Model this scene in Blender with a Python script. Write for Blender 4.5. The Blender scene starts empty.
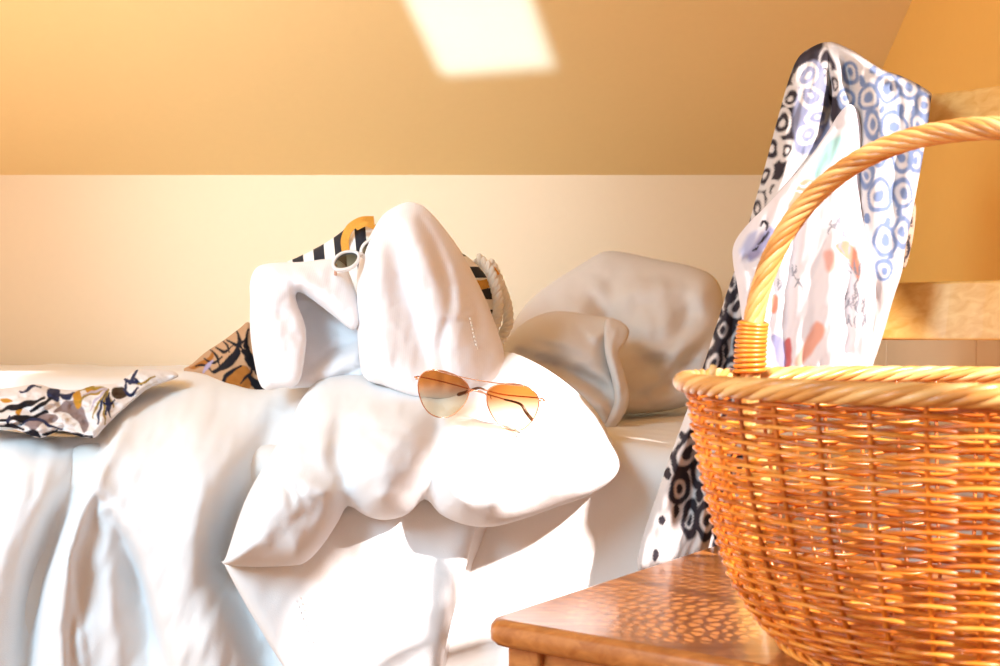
import bpy, bmesh, math, random
import numpy as np
from mathutils import Vector, noise
from mathutils.geometry import delaunay_2d_cdt

random.seed(7)
SC = bpy.context.scene
COL = SC.collection

# ------------------------------------------------------------------ camera
F = 1250.0            # focal length in photo pixels (45 mm on a 36 mm sensor)
H = 0.71              # camera height
cam_d = bpy.data.cameras.new('camera')
cam = bpy.data.objects.new('camera', cam_d)
COL.objects.link(cam)
cam.location = (0, 0, H)
cam.rotation_euler = (math.radians(90), 0, 0)
cam_d.lens = 45.0
cam_d.sensor_width = 36.0
cam_d.clip_start = 0.05
cam_d.dof.use_dof = True
cam_d.dof.focus_distance = 1.57
cam_d.dof.aperture_fstop = 10.0
SC.camera = cam

# ------------------------------------------------------------------ light
SC.view_settings.view_transform = 'Standard'
SC.view_settings.look = 'None'
SC.view_settings.gamma = 1.0
SC.view_settings.use_curve_mapping = False
SC.view_settings.exposure = 0.0

w = bpy.data.worlds.new('daylight')
SC.world = w
w.use_nodes = True
bgn = w.node_tree.nodes['Background']
bgn.inputs['Color'].default_value = (1.0, 0.88, 0.74, 1)
bgn.inputs['Strength'].default_value = 0.60

def aim(o, d):
    o.rotation_euler = Vector(d).to_track_quat('-Z', 'Y').to_euler()

sd = bpy.data.lights.new('sun', 'SUN')
sd.energy = 12.0
sd.angle = math.radians(1.8)
sd.color = (1.0, 0.92, 0.90)
sun = bpy.data.objects.new('sun', sd)
COL.objects.link(sun)
sun.location = (3, -1, 3)
aim(sun, (-0.50, 0.65, -0.57))

# added cool fill from the left for the duvet folds; no window there
ad = bpy.data.lights.new('side_fill_light', 'AREA')
ad.shape = 'RECTANGLE'
ad.size, ad.size_y = 0.6, 0.8
ad.energy = 11.5
ad.color = (0.50, 0.79, 1.0)
ad.spread = math.radians(80)
al = bpy.data.objects.new('side_fill_light', ad)
COL.objects.link(al)
al.location = (-1.35, -0.1, 1.55)
aim(al, Vector((-0.35, 1.65, 0.50)) - al.location)

# added cool spot that whitens the middle of the knee wall
kd = bpy.data.lights.new('wall_fill_light', 'SPOT')
kd.energy = 130.0
kd.spot_size = math.radians(36)
kd.spot_blend = 1.0
kd.shadow_soft_size = 0.16
kd.color = (0.62, 0.80, 1.0)
kl = bpy.data.objects.new('wall_fill_light', kd)
COL.objects.link(kl)
kl.location = (-0.5, 0.55, 1.72)
aim(kl, Vector((-0.32, 2.7, 0.98)) - kl.location)

# added unseen spot on the left that brightens the sloping ceiling
ud = bpy.data.lights.new('slope_fill_light', 'SPOT')
ud.energy = 18.0
ud.spot_size = math.radians(130)
ud.spot_blend = 1.0
ud.shadow_soft_size = 0.12
ud.color = (1.0, 0.90, 0.80)
ul = bpy.data.objects.new('slope_fill_light', ud)
COL.objects.link(ul)
ul.location = (-1.1, 1.25, 1.2)
aim(ul, Vector((-0.45, 2.1, 1.7)) - ul.location)

# sunlight thrown back up on to the sloping ceiling by a small mirror
pd = bpy.data.lights.new('mirror_glint', 'AREA')
pd.shape = 'RECTANGLE'
pd.size, pd.size_y = 0.21, 0.17
pd.energy = 0.42
pd.spread = math.radians(3.0)
pd.color = (0.26, 0.50, 1.0)
pl = bpy.data.objects.new('mirror_glint', pd)
COL.objects.link(pl)


# ------------------------------------------------------------------ helpers
def P(px, py, Y):
    return Vector(((px - 500.0) / F * Y, Y, H + (333.0 - py) / F * Y))

def tag(o, label=None, cat=None, group=None, kind=None):
    if label: o['label'] = label
    if cat: o['category'] = cat
    if group: o['group'] = group
    if kind: o['kind'] = kind
    return o

def empty(name, loc=(0, 0, 0)):
    o = bpy.data.objects.new(name, None)
    COL.objects.link(o)
    o.location = loc
    o.empty_display_size = 0.05
    return o

class MB:
    """collects geometry, then links it as ONE mesh object"""
    def __init__(s):
        s.v, s.f, s.att = [], [], {}
    def add(s, verts, faces, **att):
        n = len(s.v)
        s.v.extend([tuple(map(float, p)) for p in verts])
        s.f.extend([tuple(int(i) + n for i in f) for f in faces])
        for k, a in att.items():
            s.att.setdefault(k, {})
            for i, val in enumerate(a):
                s.att[k][n + i] = val
        return s
    def build(s, name, mat, parent=None, smooth=True, recalc=True, bevel=0, subsurf=0):
        me = bpy.data.meshes.new(name)
        me.from_pydata(s.v, [], s.f)
        me.update()
        for k, d in s.att.items():
            first = next(iter(d.values()))
            if isinstance(first, (tuple, list, np.ndarray)):
                a = me.attributes.new(k, 'FLOAT_COLOR', 'POINT')
                buf = np.ones((len(s.v), 4), dtype=np.float32)
                for i, val in d.items():
                    buf[i, :3] = val[:3]
                a.data.foreach_set('color', buf.ravel())
            else:
                a = me.attributes.new(k, 'FLOAT', 'POINT')
                buf = np.zeros(len(s.v), dtype=np.float32)
                for i, val in d.items():
                    buf[i] = val
                a.data.foreach_set('value', buf)
        if recalc:
            bm = bmesh.new()
            bm.from_mesh(me)
            bmesh.ops.recalc_face_normals(bm, faces=bm.faces)
            bm.to_mesh(me)
            bm.free()
        if smooth:
            me.polygons.foreach_set('use_smooth', [True] * len(me.polygons))
        me.materials.append(mat)
        o = bpy.data.objects.new(name, me)
        COL.objects.link(o)
        if parent:
            o.parent = parent
            o.matrix_parent_inverse = parent.matrix_world.inverted() if False else o.matrix_parent_inverse
            # vertices are written in world space: bring them into the parent's space
            loc = Vector((0, 0, 0))
            p = parent
            while p:
                loc += p.location
                p = p.parent
            me.transform(__import__('mathutils').Matrix.Translation(-loc))
        if bevel:
            m = o.modifiers.new('bevel', 'BEVEL')
            m.width = bevel
            m.segments = 3
            m.limit_method = 'ANGLE'
        if subsurf:
            m = o.modifiers.new('subsurf', 'SUBSURF')
            m.levels = m.render_levels = subsurf
        return o

def origin_to(o, loc):
    """put a root mesh's origin at loc without moving its geometry"""
    loc = Vector(loc)
    o.data.transform(__import__('mathutils').Matrix.Translation(-loc))
    o.location = loc
    return o

def box(mb, lo, hi):
    x0, y0, z0 = lo; x1, y1, z1 = hi
    v = [(x0,y0,z0),(x1,y0,z0),(x1,y1,z0),(x0,y1,z0),(x0,y0,z1),(x1,y0,z1),(x1,y1,z1),(x0,y1,z1)]
    f = [(0,3,2,1),(4,5,6,7),(0,1,5,4),(1,2,6,5),(2,3,7,6),(3,0,4,7)]
    return mb.add(v, f)

def beam(mb, a, b, wdir, w, t, segs=1):
    """box beam from a to b; wdir is the direction of its width"""
    a, b = Vector(a), Vector(b)
    d = (b - a).normalized()
    wv = Vector(wdir); wv = (wv - d * wv.dot(d)).normalized()
    tv = d.cross(wv)
    v = []
    for p in (a, b):
        for sx, sy in ((-1,-1),(1,-1),(1,1),(-1,1)):
            v.append(p + wv * sx * w / 2 + tv * sy * t / 2)
    f = [(0,3,2,1),(4,5,6,7),(0,1,5,4),(1,2,6,5),(2,3,7,6),(3,0,4,7)]
    return mb.add(v, f)

def frames(pts, closed=False):
    pts = np.asarray(pts, float)
    n = len(pts)
    if closed:
        t = np.roll(pts, -1, 0) - np.roll(pts, 1, 0)
    else:
        t = np.gradient(pts, axis=0)
    t /= np.linalg.norm(t, axis=1)[:, None] + 1e-12
    up = np.array([0, 0, 1.0]) if abs(t[0][2]) < 0.9 else np.array([0, 1.0, 0])
    N = np.zeros_like(pts)
    nrm = up - t[0] * np.dot(up, t[0])
    N[0] = nrm / np.linalg.norm(nrm)
    for i in range(1, n):
        nrm = N[i-1] - t[i] * np.dot(N[i-1], t[i])
        N[i] = nrm / (np.linalg.norm(nrm) + 1e-12)
    return t, N, np.cross(t, N)

def tube(mb, pts, rad, sides=8, closed=False, caps=True, **att):
    pts = np.asarray(pts, float)
    n = len(pts)
    rad = np.broadcast_to(np.asarray(rad, float), (n,))
    t, N, B = frames(pts, closed)
    if closed:
        # fixed frame so that the seam closes
        up = np.array([0, 0, 1.0])
        N = up - t * (t @ up)[:, None]
        N /= np.linalg.norm(N, axis=1)[:, None]
        B = np.cross(t, N)
    a = np.linspace(0, 2 * math.pi, sides, endpoint=False)
    v = (pts[:, None, :] + rad[:, None, None] * (np.cos(a)[None, :, None] * N[:, None, :] + np.sin(a)[None, :, None] * B[:, None, :])).reshape(-1, 3)
    f = []
    m = n if closed else n - 1
    for i in range(m):
        j = (i + 1) % n
        for k in range(sides):
            l = (k + 1) % sides
            f.append((i*sides+k, i*sides+l, j*sides+l, j*sides+k))
    if caps and not closed:
        f.append(tuple(range(sides))[::-1])
        f.append(tuple((n-1)*sides + k for k in range(sides)))
    at = {k: [val] * len(v) for k, val in att.items()}
    return mb.add(v, f, **at)

def spline(pts, n, closed=False):
    pts = np.asarray(pts, float)
    m = len(pts)
    segs = m if closed else m - 1
    out = []
    for i in range(segs):
        if closed:
            p0, p1, p2, p3 = pts[(i-1) % m], pts[i], pts[(i+1) % m], pts[(i+2) % m]
        else:
            p0 = pts[i-1] if i > 0 else 2*pts[0]-pts[1]
            p1, p2 = pts[i], pts[i+1]
            p3 = pts[i+2] if i + 2 < m else 2*pts[-1]-pts[-2]
        for k in range(n):
            t = k / n
            out.append(0.5*((2*p1) + (-p0+p2)*t + (2*p0-5*p1+4*p2-p3)*t*t + (-p0+3*p1-3*p2+p3)*t**3))
    if not closed:
        out.append(pts[-1])
    return np.array(out)

def resample(pts, step, closed=True):
    pts = np.asarray(pts, float)
    q = np.vstack([pts, pts[:1]]) if closed else pts
    d = np.r_[0, np.cumsum(np.linalg.norm(np.diff(q, axis=0), axis=1))]
    n = max(8, int(round(d[-1] / step)))
    s = np.linspace(0, d[-1], n, endpoint=not closed)
    return np.c_[np.interp(s, d, q[:, 0]), np.interp(s, d, q[:, 1])]

def seg_dist(x, y, poly, closed=False):
    """distance, side and arc parameter of points to a polyline"""
    poly = np.asarray(poly, float)
    q = np.vstack([poly, poly[:1]]) if closed else poly
    best = np.full(len(x), 1e9); side = np.zeros(len(x)); par = np.zeros(len(x))
    L = np.r_[0, np.cumsum(np.linalg.norm(np.diff(q, axis=0), axis=1))]
    for i in range(len(q) - 1):
        ax, ay = q[i]; bx, by = q[i+1]
        dx, dy = bx-ax, by-ay
        l2 = dx*dx + dy*dy + 1e-12
        t = np.clip(((x-ax)*dx + (y-ay)*dy) / l2, 0, 1)
        ex, ey = x-(ax+t*dx), y-(ay+t*dy)
        d = np.hypot(ex, ey)
        m = d < best
        best[m] = d[m]
        side[m] = np.sign(dx*ey - dy*ex)[m]
        par[m] = ((L[i] + t*(L[i+1]-L[i])) / L[-1])[m]
    return best, side, par

def inside(x, y, poly):
    poly = np.asarray(poly, float)
    r = np.zeros(len(x), bool)
    j = len(poly) - 1
    for i in range(len(poly)):
        xi, yi = poly[i]; xj, yj = poly[j]
        c = ((yi > y) != (yj > y)) & (x < (xj-xi)*(y-yi)/((yj-yi)+1e-12)+xi)
        r ^= c
        j = i
    return r

def tps(ctrl):
    """thin plate spline through (px, py, depth) control points"""
    c = np.asarray(ctrl, float)
    x, y, z = c[:, 0]/100, c[:, 1]/100, c[:, 2]
    n = len(c)
    r2 = (x[:, None]-x)**2 + (y[:, None]-y)**2
    K = 0.5*r2*np.log(r2+1e-12) + np.eye(n)*1e-4
    Pm = np.c_[np.ones(n), x, y]
    A = np.block([[K, Pm], [Pm.T, np.zeros((3, 3))]])
    s = np.linalg.solve(A, np.r_[z, 0, 0, 0])
    def f(px, py):
        px, py = px/100, py/100
        r2 = (px[:, None]-x)**2 + (py[:, None]-y)**2
        return (0.5*r2*np.log(r2+1e-12)) @ s[:n] + s[n] + s[n+1]*px + s[n+2]*py
    return f

def ridge(pts, amp, wl, wr=None, taper=0.5):
    """a fold along a curve: amp towards the room, wl / wr widths on its two sides"""
    c = spline(pts, 6)
    wr = wr or wl
    def f(x, y):
        d, s, t = seg_dist(x, y, c)
        wd = np.where(s > 0, wr, wl)
        tp = np.sin(np.pi*np.clip(t, 0.02, 0.98))**taper if taper else 1.0
        return amp*np.exp(-(d/wd)**2)*tp
    return f

def wrinkle(amp, sx, sy, seed=0, rot=0.0):
    c, s = math.cos(rot), math.sin(rot)
    def f(x, y):
        out = np.empty(len(x))
        for i in range(len(x)):
            a, b = x[i]*c + y[i]*s, -x[i]*s + y[i]*c
            out[i] = noise.noise(Vector((a/sx, b/sy, seed*7.3))) + 0.5*noise.noise(Vector((a/sx*2.1, b/sy*2.1, seed*3.1+5)))
        return amp*out
    return f

def cloth(mb, poly, depth, front=0.02, back=0.02, edge=20, step=5, folds=(), smooth=4, color=None, power=0.5, stripe=None, edgefold=True):
    """a padded / folded piece of cloth: its outline has a distance, a real thickness and modelled folds"""
    pl_ = spline(poly, smooth, True) if smooth else np.asarray(poly, float)
    bd = resample(pl_, step)
    x0, y0 = bd.min(0); x1, y1 = bd.max(0)
    gx, gy = [], []
    r = 0
    yy = y0
    while yy < y1:
        xs = np.arange(x0 + (step/2 if r % 2 else 0), x1, step)
        gx.append(xs); gy.append(np.full(len(xs), yy))
        yy += step*0.866; r += 1
    gx, gy = np.concatenate(gx), np.concatenate(gy)
    m = inside(gx, gy, bd)
    gx, gy = gx[m], gy[m]
    d, _, _ = seg_dist(gx, gy, bd, True)
    m = d > step*1.7
    nb = len(bd)
    tg = np.roll(bd, -1, 0) - np.roll(bd, 1, 0)
    tg /= np.linalg.norm(tg, axis=1)[:, None] + 1e-9
    area = np.sum(bd[:, 0]*np.roll(bd[:, 1], -1) - np.roll(bd[:, 0], -1)*bd[:, 1])
    nrm = np.c_[-tg[:, 1], tg[:, 0]]*(1 if area > 0 else -1)
    rings = [bd]
    for off in (0.12, 0.45, 1.0):
        q = bd + nrm*off*step
        dq, _, _ = seg_dist(q[:, 0], q[:, 1], bd, True)
        ok = inside(q[:, 0], q[:, 1], bd) & (dq > off*step*0.93)
        rings.append(q[ok])
    pts = np.r_[tuple(rings) + (np.c_[gx[m], gy[m]],)]
    vs, _, fs, _, _, _ = delaunay_2d_cdt([Vector(p) for p in pts], [(i, (i+1) % nb) for i in range(nb)], [], 1, 1e-5, False)
    q = np.array([(p[0], p[1]) for p in vs])
    fs = np.array([f for f in fs if len(f) == 3])
    ce = q[fs].mean(1)
    fs = fs[inside(ce[:, 0], ce[:, 1], bd)]
    x, y = q[:, 0], q[:, 1]
    d, _, _ = seg_dist(x, y, bd, True)
    on = d < 1e-3
    k = np.clip(d/edge, 0, 1)
    prof = (1-(1-k)**2)**power
    Y = depth(x, y) if callable(depth) else np.full(len(x), float(depth))
    disp = np.zeros(len(x))
    for fo in folds:
        disp += fo(x, y)
    Yf = Y - front*prof - disp*(np.clip(d/(edge*0.5), 0, 1) if edgefold else 1)
    Yb = np.maximum(Y + back*prof - 0.6*disp*np.clip(d/edge, 0, 1), Yf + 0.004*prof)
    Yf[on] = Yb[on] = Y[on]
    vf = np.c_[(x-500)/F*Yf, Yf, H+(333-y)/F*Yf]
    vb = np.c_[(x-500)/F*Yb, Yb, H+(333-y)/F*Yb]
    idx = np.where(on, np.arange(len(x)), -1)
    keep = np.where(~on)[0]
    idx[keep] = len(x) + np.arange(len(keep))
    faces = [tuple(f) for f in fs] + [tuple(idx[i] for i in f[::-1]) for f in fs]
    V = np.r_[vf, vb[keep]]
    att = {}
    if color:
        c = color(x, y)
        att['pattern'] = list(np.r_[c, c[keep]])
    if stripe:
        c = stripe(x, y)
        att['stripe'] = list(np.r_[c, c[keep]])
    return mb.add(V, faces, **att)


# ---- printed patterns: flat dye colours, and painted fold shade, on the cloth itself
class Print:
    def __init__(s, base, warp=0.0, wscale=12.0, seed=0):
        s.base = base; s.ops = []; s.warp = warp; s.ws = wscale; s.seed = seed
    def stroke(s, pts, w, col, soft=0.8):
        s.ops.append(('s', spline(pts, 5) if len(pts) > 2 else np.asarray(pts, float), w, col, soft)); return s
    def blob(s, pts, col, soft=1.0):
        s.ops.append(('b', spline(pts, 5, True), 0, col, soft)); return s
    def ring(s, cx, cy, rx, ry, rot, w, col, dot=0.36, soft=0.8):
        s.ops.append(('r', (cx, cy, rx, ry, math.radians(rot), dot), w, col, soft)); return s
    def __call__(s, x, y):
        c = np.tile(np.asarray(s.base, float), (len(x), 1))
        if s.warp:
            wx = np.array([noise.noise(Vector((x[i]/s.ws, y[i]/s.ws, s.seed))) for i in range(len(x))])
            wy = np.array([noise.noise(Vector((x[i]/s.ws, y[i]/s.ws, s.seed+9.7))) for i in range(len(x))])
            x = x + s.warp*wx; y = y + s.warp*wy
        for op, g, w_, col, soft in s.ops:
            if op == 's':
                d, _, t = seg_dist(x, y, g)
                ww = w_*np.sin(np.pi*np.clip(t, 0.12, 0.88))**0.6
                m = np.clip((ww/2-d)/soft+0.5, 0, 1)
            elif op == 'b':
                d, _, _ = seg_dist(x, y, g, True)
                d = np.where(inside(x, y, g), -d, d)
                m = np.clip(-d/soft+0.5, 0, 1)
            else:
                cx, cy, rx, ry, ro, dot = g
                ca, sa = math.cos(ro), math.sin(ro)
                a, b = (x-cx)*ca+(y-cy)*sa, -(x-cx)*sa+(y-cy)*ca
                rr = np.hypot(a/rx, b/ry)
                sc = min(rx, ry)
                m = np.clip((w_/2-np.abs(rr-1)*sc)/soft+0.5, 0, 1)
                if dot:
                    m = np.maximum(m, np.clip((dot-rr)*sc/soft+0.5, 0, 1))
            c = c*(1-m[:, None]) + np.asarray(col, float)*m[:, None]
        return c


# ------------------------------------------------------------------ materials
def new_mat(name):
    m = bpy.data.materials.new(name)
    m.use_nodes = True
    nt = m.node_tree
    return m, nt, nt.nodes['Principled BSDF']

def nd(nt, t, **kw):
    n = nt.nodes.new(t)
    for k, v in kw.items():
        setattr(n, k, v)
    return n

def lk(nt, a, b):
    nt.links.new(a, b)

def bump(nt, bsdf, height, strength=0.2, dist=0.002):
    b = nd(nt, 'ShaderNodeBump')
    b.inputs['Strength'].default_value = strength
    b.inputs['Distance'].default_value = dist
    lk(nt, height, b.inputs['Height'])
    lk(nt, b.outputs['Normal'], bsdf.inputs['Normal'])

def fabric(name, col, rough=0.9, weave=900, fuzz=0.0, strength=0.15, ribs=0, attr=None, trans=0.0, wr=0.0):
    m, nt, b = new_mat(name)
    tc = nd(nt, 'ShaderNodeTexCoord')
    b.inputs['Roughness'].default_value = rough
    b.inputs['Specular IOR Level'].default_value = 0.15
    b.inputs['Sheen Weight'].default_value = fuzz
    if attr:
        a = nd(nt, 'ShaderNodeAttribute', attribute_name=attr)
        colsock = a.outputs['Color']
        lk(nt, colsock, b.inputs['Base Color'])
    else:
        n = nd(nt, 'ShaderNodeTexNoise')
        n.inputs['Scale'].default_value = 9
        lk(nt, tc.outputs['Object'], n.inputs['Vector'])
        mx = nd(nt, 'ShaderNodeMix', data_type='RGBA')
        mx.inputs[6].default_value = (*[c*0.97 for c in col], 1)
        mx.inputs[7].default_value = (*col, 1)
        lk(nt, n.outputs['Fac'], mx.inputs[0])
        colsock = mx.outputs[2]
        lk(nt, colsock, b.inputs['Base Color'])
    h = nd(nt, 'ShaderNodeTexNoise')
    h.inputs['Scale'].default_value = weave
    h.inputs['Detail'].default_value = 2
    lk(nt, tc.outputs['Object'], h.inputs['Vector'])
    hs = h.outputs['Fac']
    if ribs:
        wv = nd(nt, 'ShaderNodeTexWave', wave_type='BANDS', bands_direction='X')
        wv.inputs['Scale'].default_value = ribs
        wv.inputs['Distortion'].default_value = 1.2
        wv.inputs['Detail'].default_value = 1
        lk(nt, tc.outputs['Object'], wv.inputs['Vector'])
        ad_ = nd(nt, 'ShaderNodeMath', operation='ADD')
        lk(nt, hs, ad_.inputs[0]); lk(nt, wv.outputs['Fac'], ad_.inputs[1])
        hs = ad_.outputs[0]
    if wr:
        w2 = nd(nt, 'ShaderNodeTexNoise')
        w2.inputs['Scale'].default_value = 14
        w2.inputs['Detail'].default_value = 5
        w2.inputs['Distortion'].default_value = 0.6
        lk(nt, tc.outputs['Object'], w2.inputs['Vector'])
        mu = nd(nt, 'ShaderNodeMath', operation='MULTIPLY')
        mu.inputs[1].default_value = wr
        lk(nt, w2.outputs['Fac'], mu.inputs[0])
        ad2 = nd(nt, 'ShaderNodeMath', operation='ADD')
        lk(nt, hs, ad2.inputs[0]); lk(nt, mu.outputs[0], ad2.inputs[1])
        hs = ad2.outputs[0]
    bump(nt, b, hs, strength)
    if trans:
        out = nt.nodes['Material Output']
        tr = nd(nt, 'ShaderNodeBsdfTranslucent')
        lk(nt, colsock, tr.inputs['Color'])
        mix = nd(nt, 'ShaderNodeMixShader')
        mix.inputs[0].default_value = trans
        lk(nt, b.outputs[0], mix.inputs[1]); lk(nt, tr.outputs[0], mix.inputs[2])
        lk(nt, mix.outputs[0], out.inputs['Surface'])
    return m

def wood(name, c1, c2, axis='X', scale=6, rough=0.28, coat=0.4):
    m, nt, b = new_mat(name)
    tc = nd(nt, 'ShaderNodeTexCoord')
    mp = nd(nt, 'ShaderNodeMapping')
    lk(nt, tc.outputs['Object'], mp.inputs['Vector'])
    mp.inputs['Rotation'].default_value = (0, 0, math.radians(37))
    mp.inputs['Scale'].default_value = {'X': (1.2, 14, 14), 'Z': (14, 14, 1.2)}[axis]
    n = nd(nt, 'ShaderNodeTexNoise')
    n.inputs['Scale'].default_value = scale
    n.inputs['Detail'].default_value = 6
    n.inputs['Distortion'].default_value = 0.8
    lk(nt, mp.outputs[0], n.inputs['Vector'])
    r = nd(nt, 'ShaderNodeValToRGB')
    r.color_ramp.elements[0].position = 0.35; r.color_ramp.elements[0].color = (*c1, 1)
    r.color_ramp.elements[1].position = 0.68; r.color_ramp.elements[1].color = (*c2, 1)
    lk(nt, n.outputs['Fac'], r.inputs['Fac'])
    lk(nt, r.outputs['Color'], b.inputs['Base Color'])
    b.inputs['Roughness'].default_value = rough
    b.inputs['Coat Weight'].default_value = coat
    b.inputs['Coat Roughness'].default_value = 0.12
    bump(nt, b, n.outputs['Fac'], 0.06)
    return m

def plain(name, col, rough=0.5, metal=0.0, coat=0.0, var=0.06, scale=40):
    m, nt, b = new_mat(name)
    tc = nd(nt, 'ShaderNodeTexCoord')
    n = nd(nt, 'ShaderNodeTexNoise')
    n.inputs['Scale'].default_value = scale
    lk(nt, tc.outputs['Object'], n.inputs['Vector'])
    mx = nd(nt, 'ShaderNodeMix', data_type='RGBA')
    mx.inputs[6].default_value = (*[c*(1-var) for c in col], 1)
    mx.inputs[7].default_value = (*[min(1, c*(1+var)) for c in col], 1)
    lk(nt, n.outputs['Fac'], mx.inputs[0])
    lk(nt, mx.outputs[2], b.inputs['Base Color'])
    b.inputs['Roughness'].default_value = rough
    b.inputs['Metallic'].default_value = metal
    b.inputs['Coat Weight'].default_value = coat
    return m

def plaster(name, col):
    m, nt, b = new_mat(name)
    tc = nd(nt, 'ShaderNodeTexCoord')
    n = nd(nt, 'ShaderNodeTexNoise')
    n.inputs['Scale'].default_value = 60
    n.inputs['Detail'].default_value = 4
    lk(nt, tc.outputs['Object'], n.inputs['Vector'])
    mx = nd(nt, 'ShaderNodeMix', data_type='RGBA')
    mx.inputs[6].default_value = (*[c*0.97 for c in col], 1)
    mx.inputs[7].default_value = (*col, 1)
    lk(nt, n.outputs['Fac'], mx.inputs[0])
    lk(nt, mx.outputs[2], b.inputs['Base Color'])
    b.inputs['Roughness'].default_value = 0.75
    b.inputs['Specular IOR Level'].default_value = 0.2
    bump(nt, b, n.outputs['Fac'], 0.12)
    return m

def wicker(name, c1, c2, c3):
    m, nt, b = new_mat(name)
    a = nd(nt, 'ShaderNodeAttribute', attribute_name='tone')
    tc = nd(nt, 'ShaderNodeTexCoord')
    n = nd(nt, 'ShaderNodeTexNoise')
    n.inputs['Scale'].default_value = 45
    n.inputs['Detail'].default_value = 4
    lk(nt, tc.outputs['Object'], n.inputs['Vector'])
    ad_ = nd(nt, 'ShaderNodeMath', operation='MULTIPLY_ADD')
    ad_.inputs[1].default_value = 0.55
    lk(nt, n.outputs['Fac'], ad_.inputs[0]); lk(nt, a.outputs['Fac'], ad_.inputs[2])
    r = nd(nt, 'ShaderNodeValToRGB')
    e = r.color_ramp.elements
    e[0].position = 0.2; e[0].color = (*c1, 1)
    e[1].position = 0.95; e[1].color = (*c3, 1)
    k = e.new(0.55); k.color = (*c2, 1)
    lk(nt, ad_.outputs[0], r.inputs['Fac'])
    lk(nt, r.outputs['Color'], b.inputs['Base Color'])
    b.inputs['Roughness'].default_value = 0.38
    b.inputs['Coat Weight'].default_value = 0.35
    b.inputs['Coat Roughness'].default_value = 0.25
    bump(nt, b, n.outputs['Fac'], 0.1)
    return m

M = {}
M['paint'] = plaster('wall_paint_lit', (0.82, 0.63, 0.42))  # knee wall, slope and gable share one paint; light falloff put in the tones
M['slope_shade_paint'] = plaster('wall_paint_slope_shade', (0.88, 0.62, 0.29))
M['gable_shade_paint'] = plaster('wall_paint_gable_shade', (0.80, 0.44, 0.11))
M['floor'] = wood('floor_boards', (0.25, 0.12, 0.05), (0.42, 0.22, 0.09))
M['white_trim'] = plain('white_gloss_paint', (0.8, 0.78, 0.72), 0.35)
M['sheet'] = fabric('white_cotton_sheet', (0.80, 0.77, 0.74), wr=1.5)
M['duvet'] = fabric('white_cotton_duvet', (0.80, 0.79, 0.79), weave=700, wr=2.0, strength=0.2)
M['robe'] = fabric('white_terry_fleece', (0.88, 0.84, 0.85), weave=260, fuzz=0.3, strength=0.07, ribs=110)
M['pillow'] = fabric('oatmeal_linen', (0.69, 0.62, 0.57), weave=700, wr=1.5, strength=0.2)
M['print'] = fabric('printed_cotton', (1, 1, 1), attr='pattern', weave=900, trans=0.12)
M['sheer'] = fabric('sheer_printed_cotton', (1, 1, 1), attr='pattern', weave=900, trans=0.3)
M['mattress'] = fabric('mattress_ticking', (0.75, 0.72, 0.66))
M['seat'] = wood('varnished_pine_seat', (0.36, 0.115, 0.025), (0.54, 0.21, 0.055))
M['slat'] = wood('pale_pine', (0.76, 0.40, 0.09), (0.88, 0.55, 0.18), rough=0.35)
M['bedwood'] = wood('bed_frame_pine', (0.5, 0.26, 0.1), (0.62, 0.36, 0.16))
M['wicker'] = wicker('honey_wicker', (0.36, 0.07, 0.003), (0.68, 0.19, 0.012), (0.86, 0.40, 0.07))
M['rim_wicker'] = wicker('pale_rim_wicker', (0.38, 0.14, 0.03), (0.70, 0.34, 0.09), (0.85, 0.55, 0.22))
M['gold'] = plain('rose_gold_wire', (0.75, 0.42, 0.28), 0.25, 1.0)
M['tortoise'] = plain('tortoiseshell_acetate', (0.09, 0.03, 0.012), 0.25, coat=0.5, var=0.5, scale=120)
M['white_plastic'] = plain('white_acetate', (0.85, 0.82, 0.80), 0.2, coat=0.5)
M['pad'] = plain('clear_silicone', (0.8, 0.72, 0.62), 0.3)
M['rope'] = plain('cream_cotton_rope', (0.82, 0.76, 0.66), 0.9)
M['orange'] = plain('orange_webbing', (0.72, 0.30, 0.03), 0.8, var=0.2, scale=300)

def striped(name):
    m, nt, b = new_mat(name)
    a = nd(nt, 'ShaderNodeAttribute', attribute_name='stripe')
    fr = nd(nt, 'ShaderNodeMath', operation='FRACT')
    lk(nt, a.outputs['Fac'], fr.inputs[0])
    r = nd(nt, 'ShaderNodeValToRGB')
    r.color_ramp.interpolation = 'CONSTANT'
    e = r.color_ramp.elements
    e[0].position = 0; e[0].color = (0.8, 0.75, 0.68, 1)
    e[1].position = 0.48; e[1].color = (0.012, 0.012, 0.018, 1)
    lk(nt, fr.outputs[0], r.inputs['Fac'])
    lk(nt, r.outputs['Color'], b.inputs['Base Color'])
    b.inputs['Roughness'].default_value = 0.9
    tc = nd(nt, 'ShaderNodeTexCoord')
    n = nd(nt, 'ShaderNodeTexNoise'); n.inputs['Scale'].default_value = 350
    lk(nt, tc.outputs['Object'], n.inputs['Vector'])
    bump(nt, b, n.outputs['Fac'], 0.4)
    return m
M['striped'] = striped('black_white_woven_straw')

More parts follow.
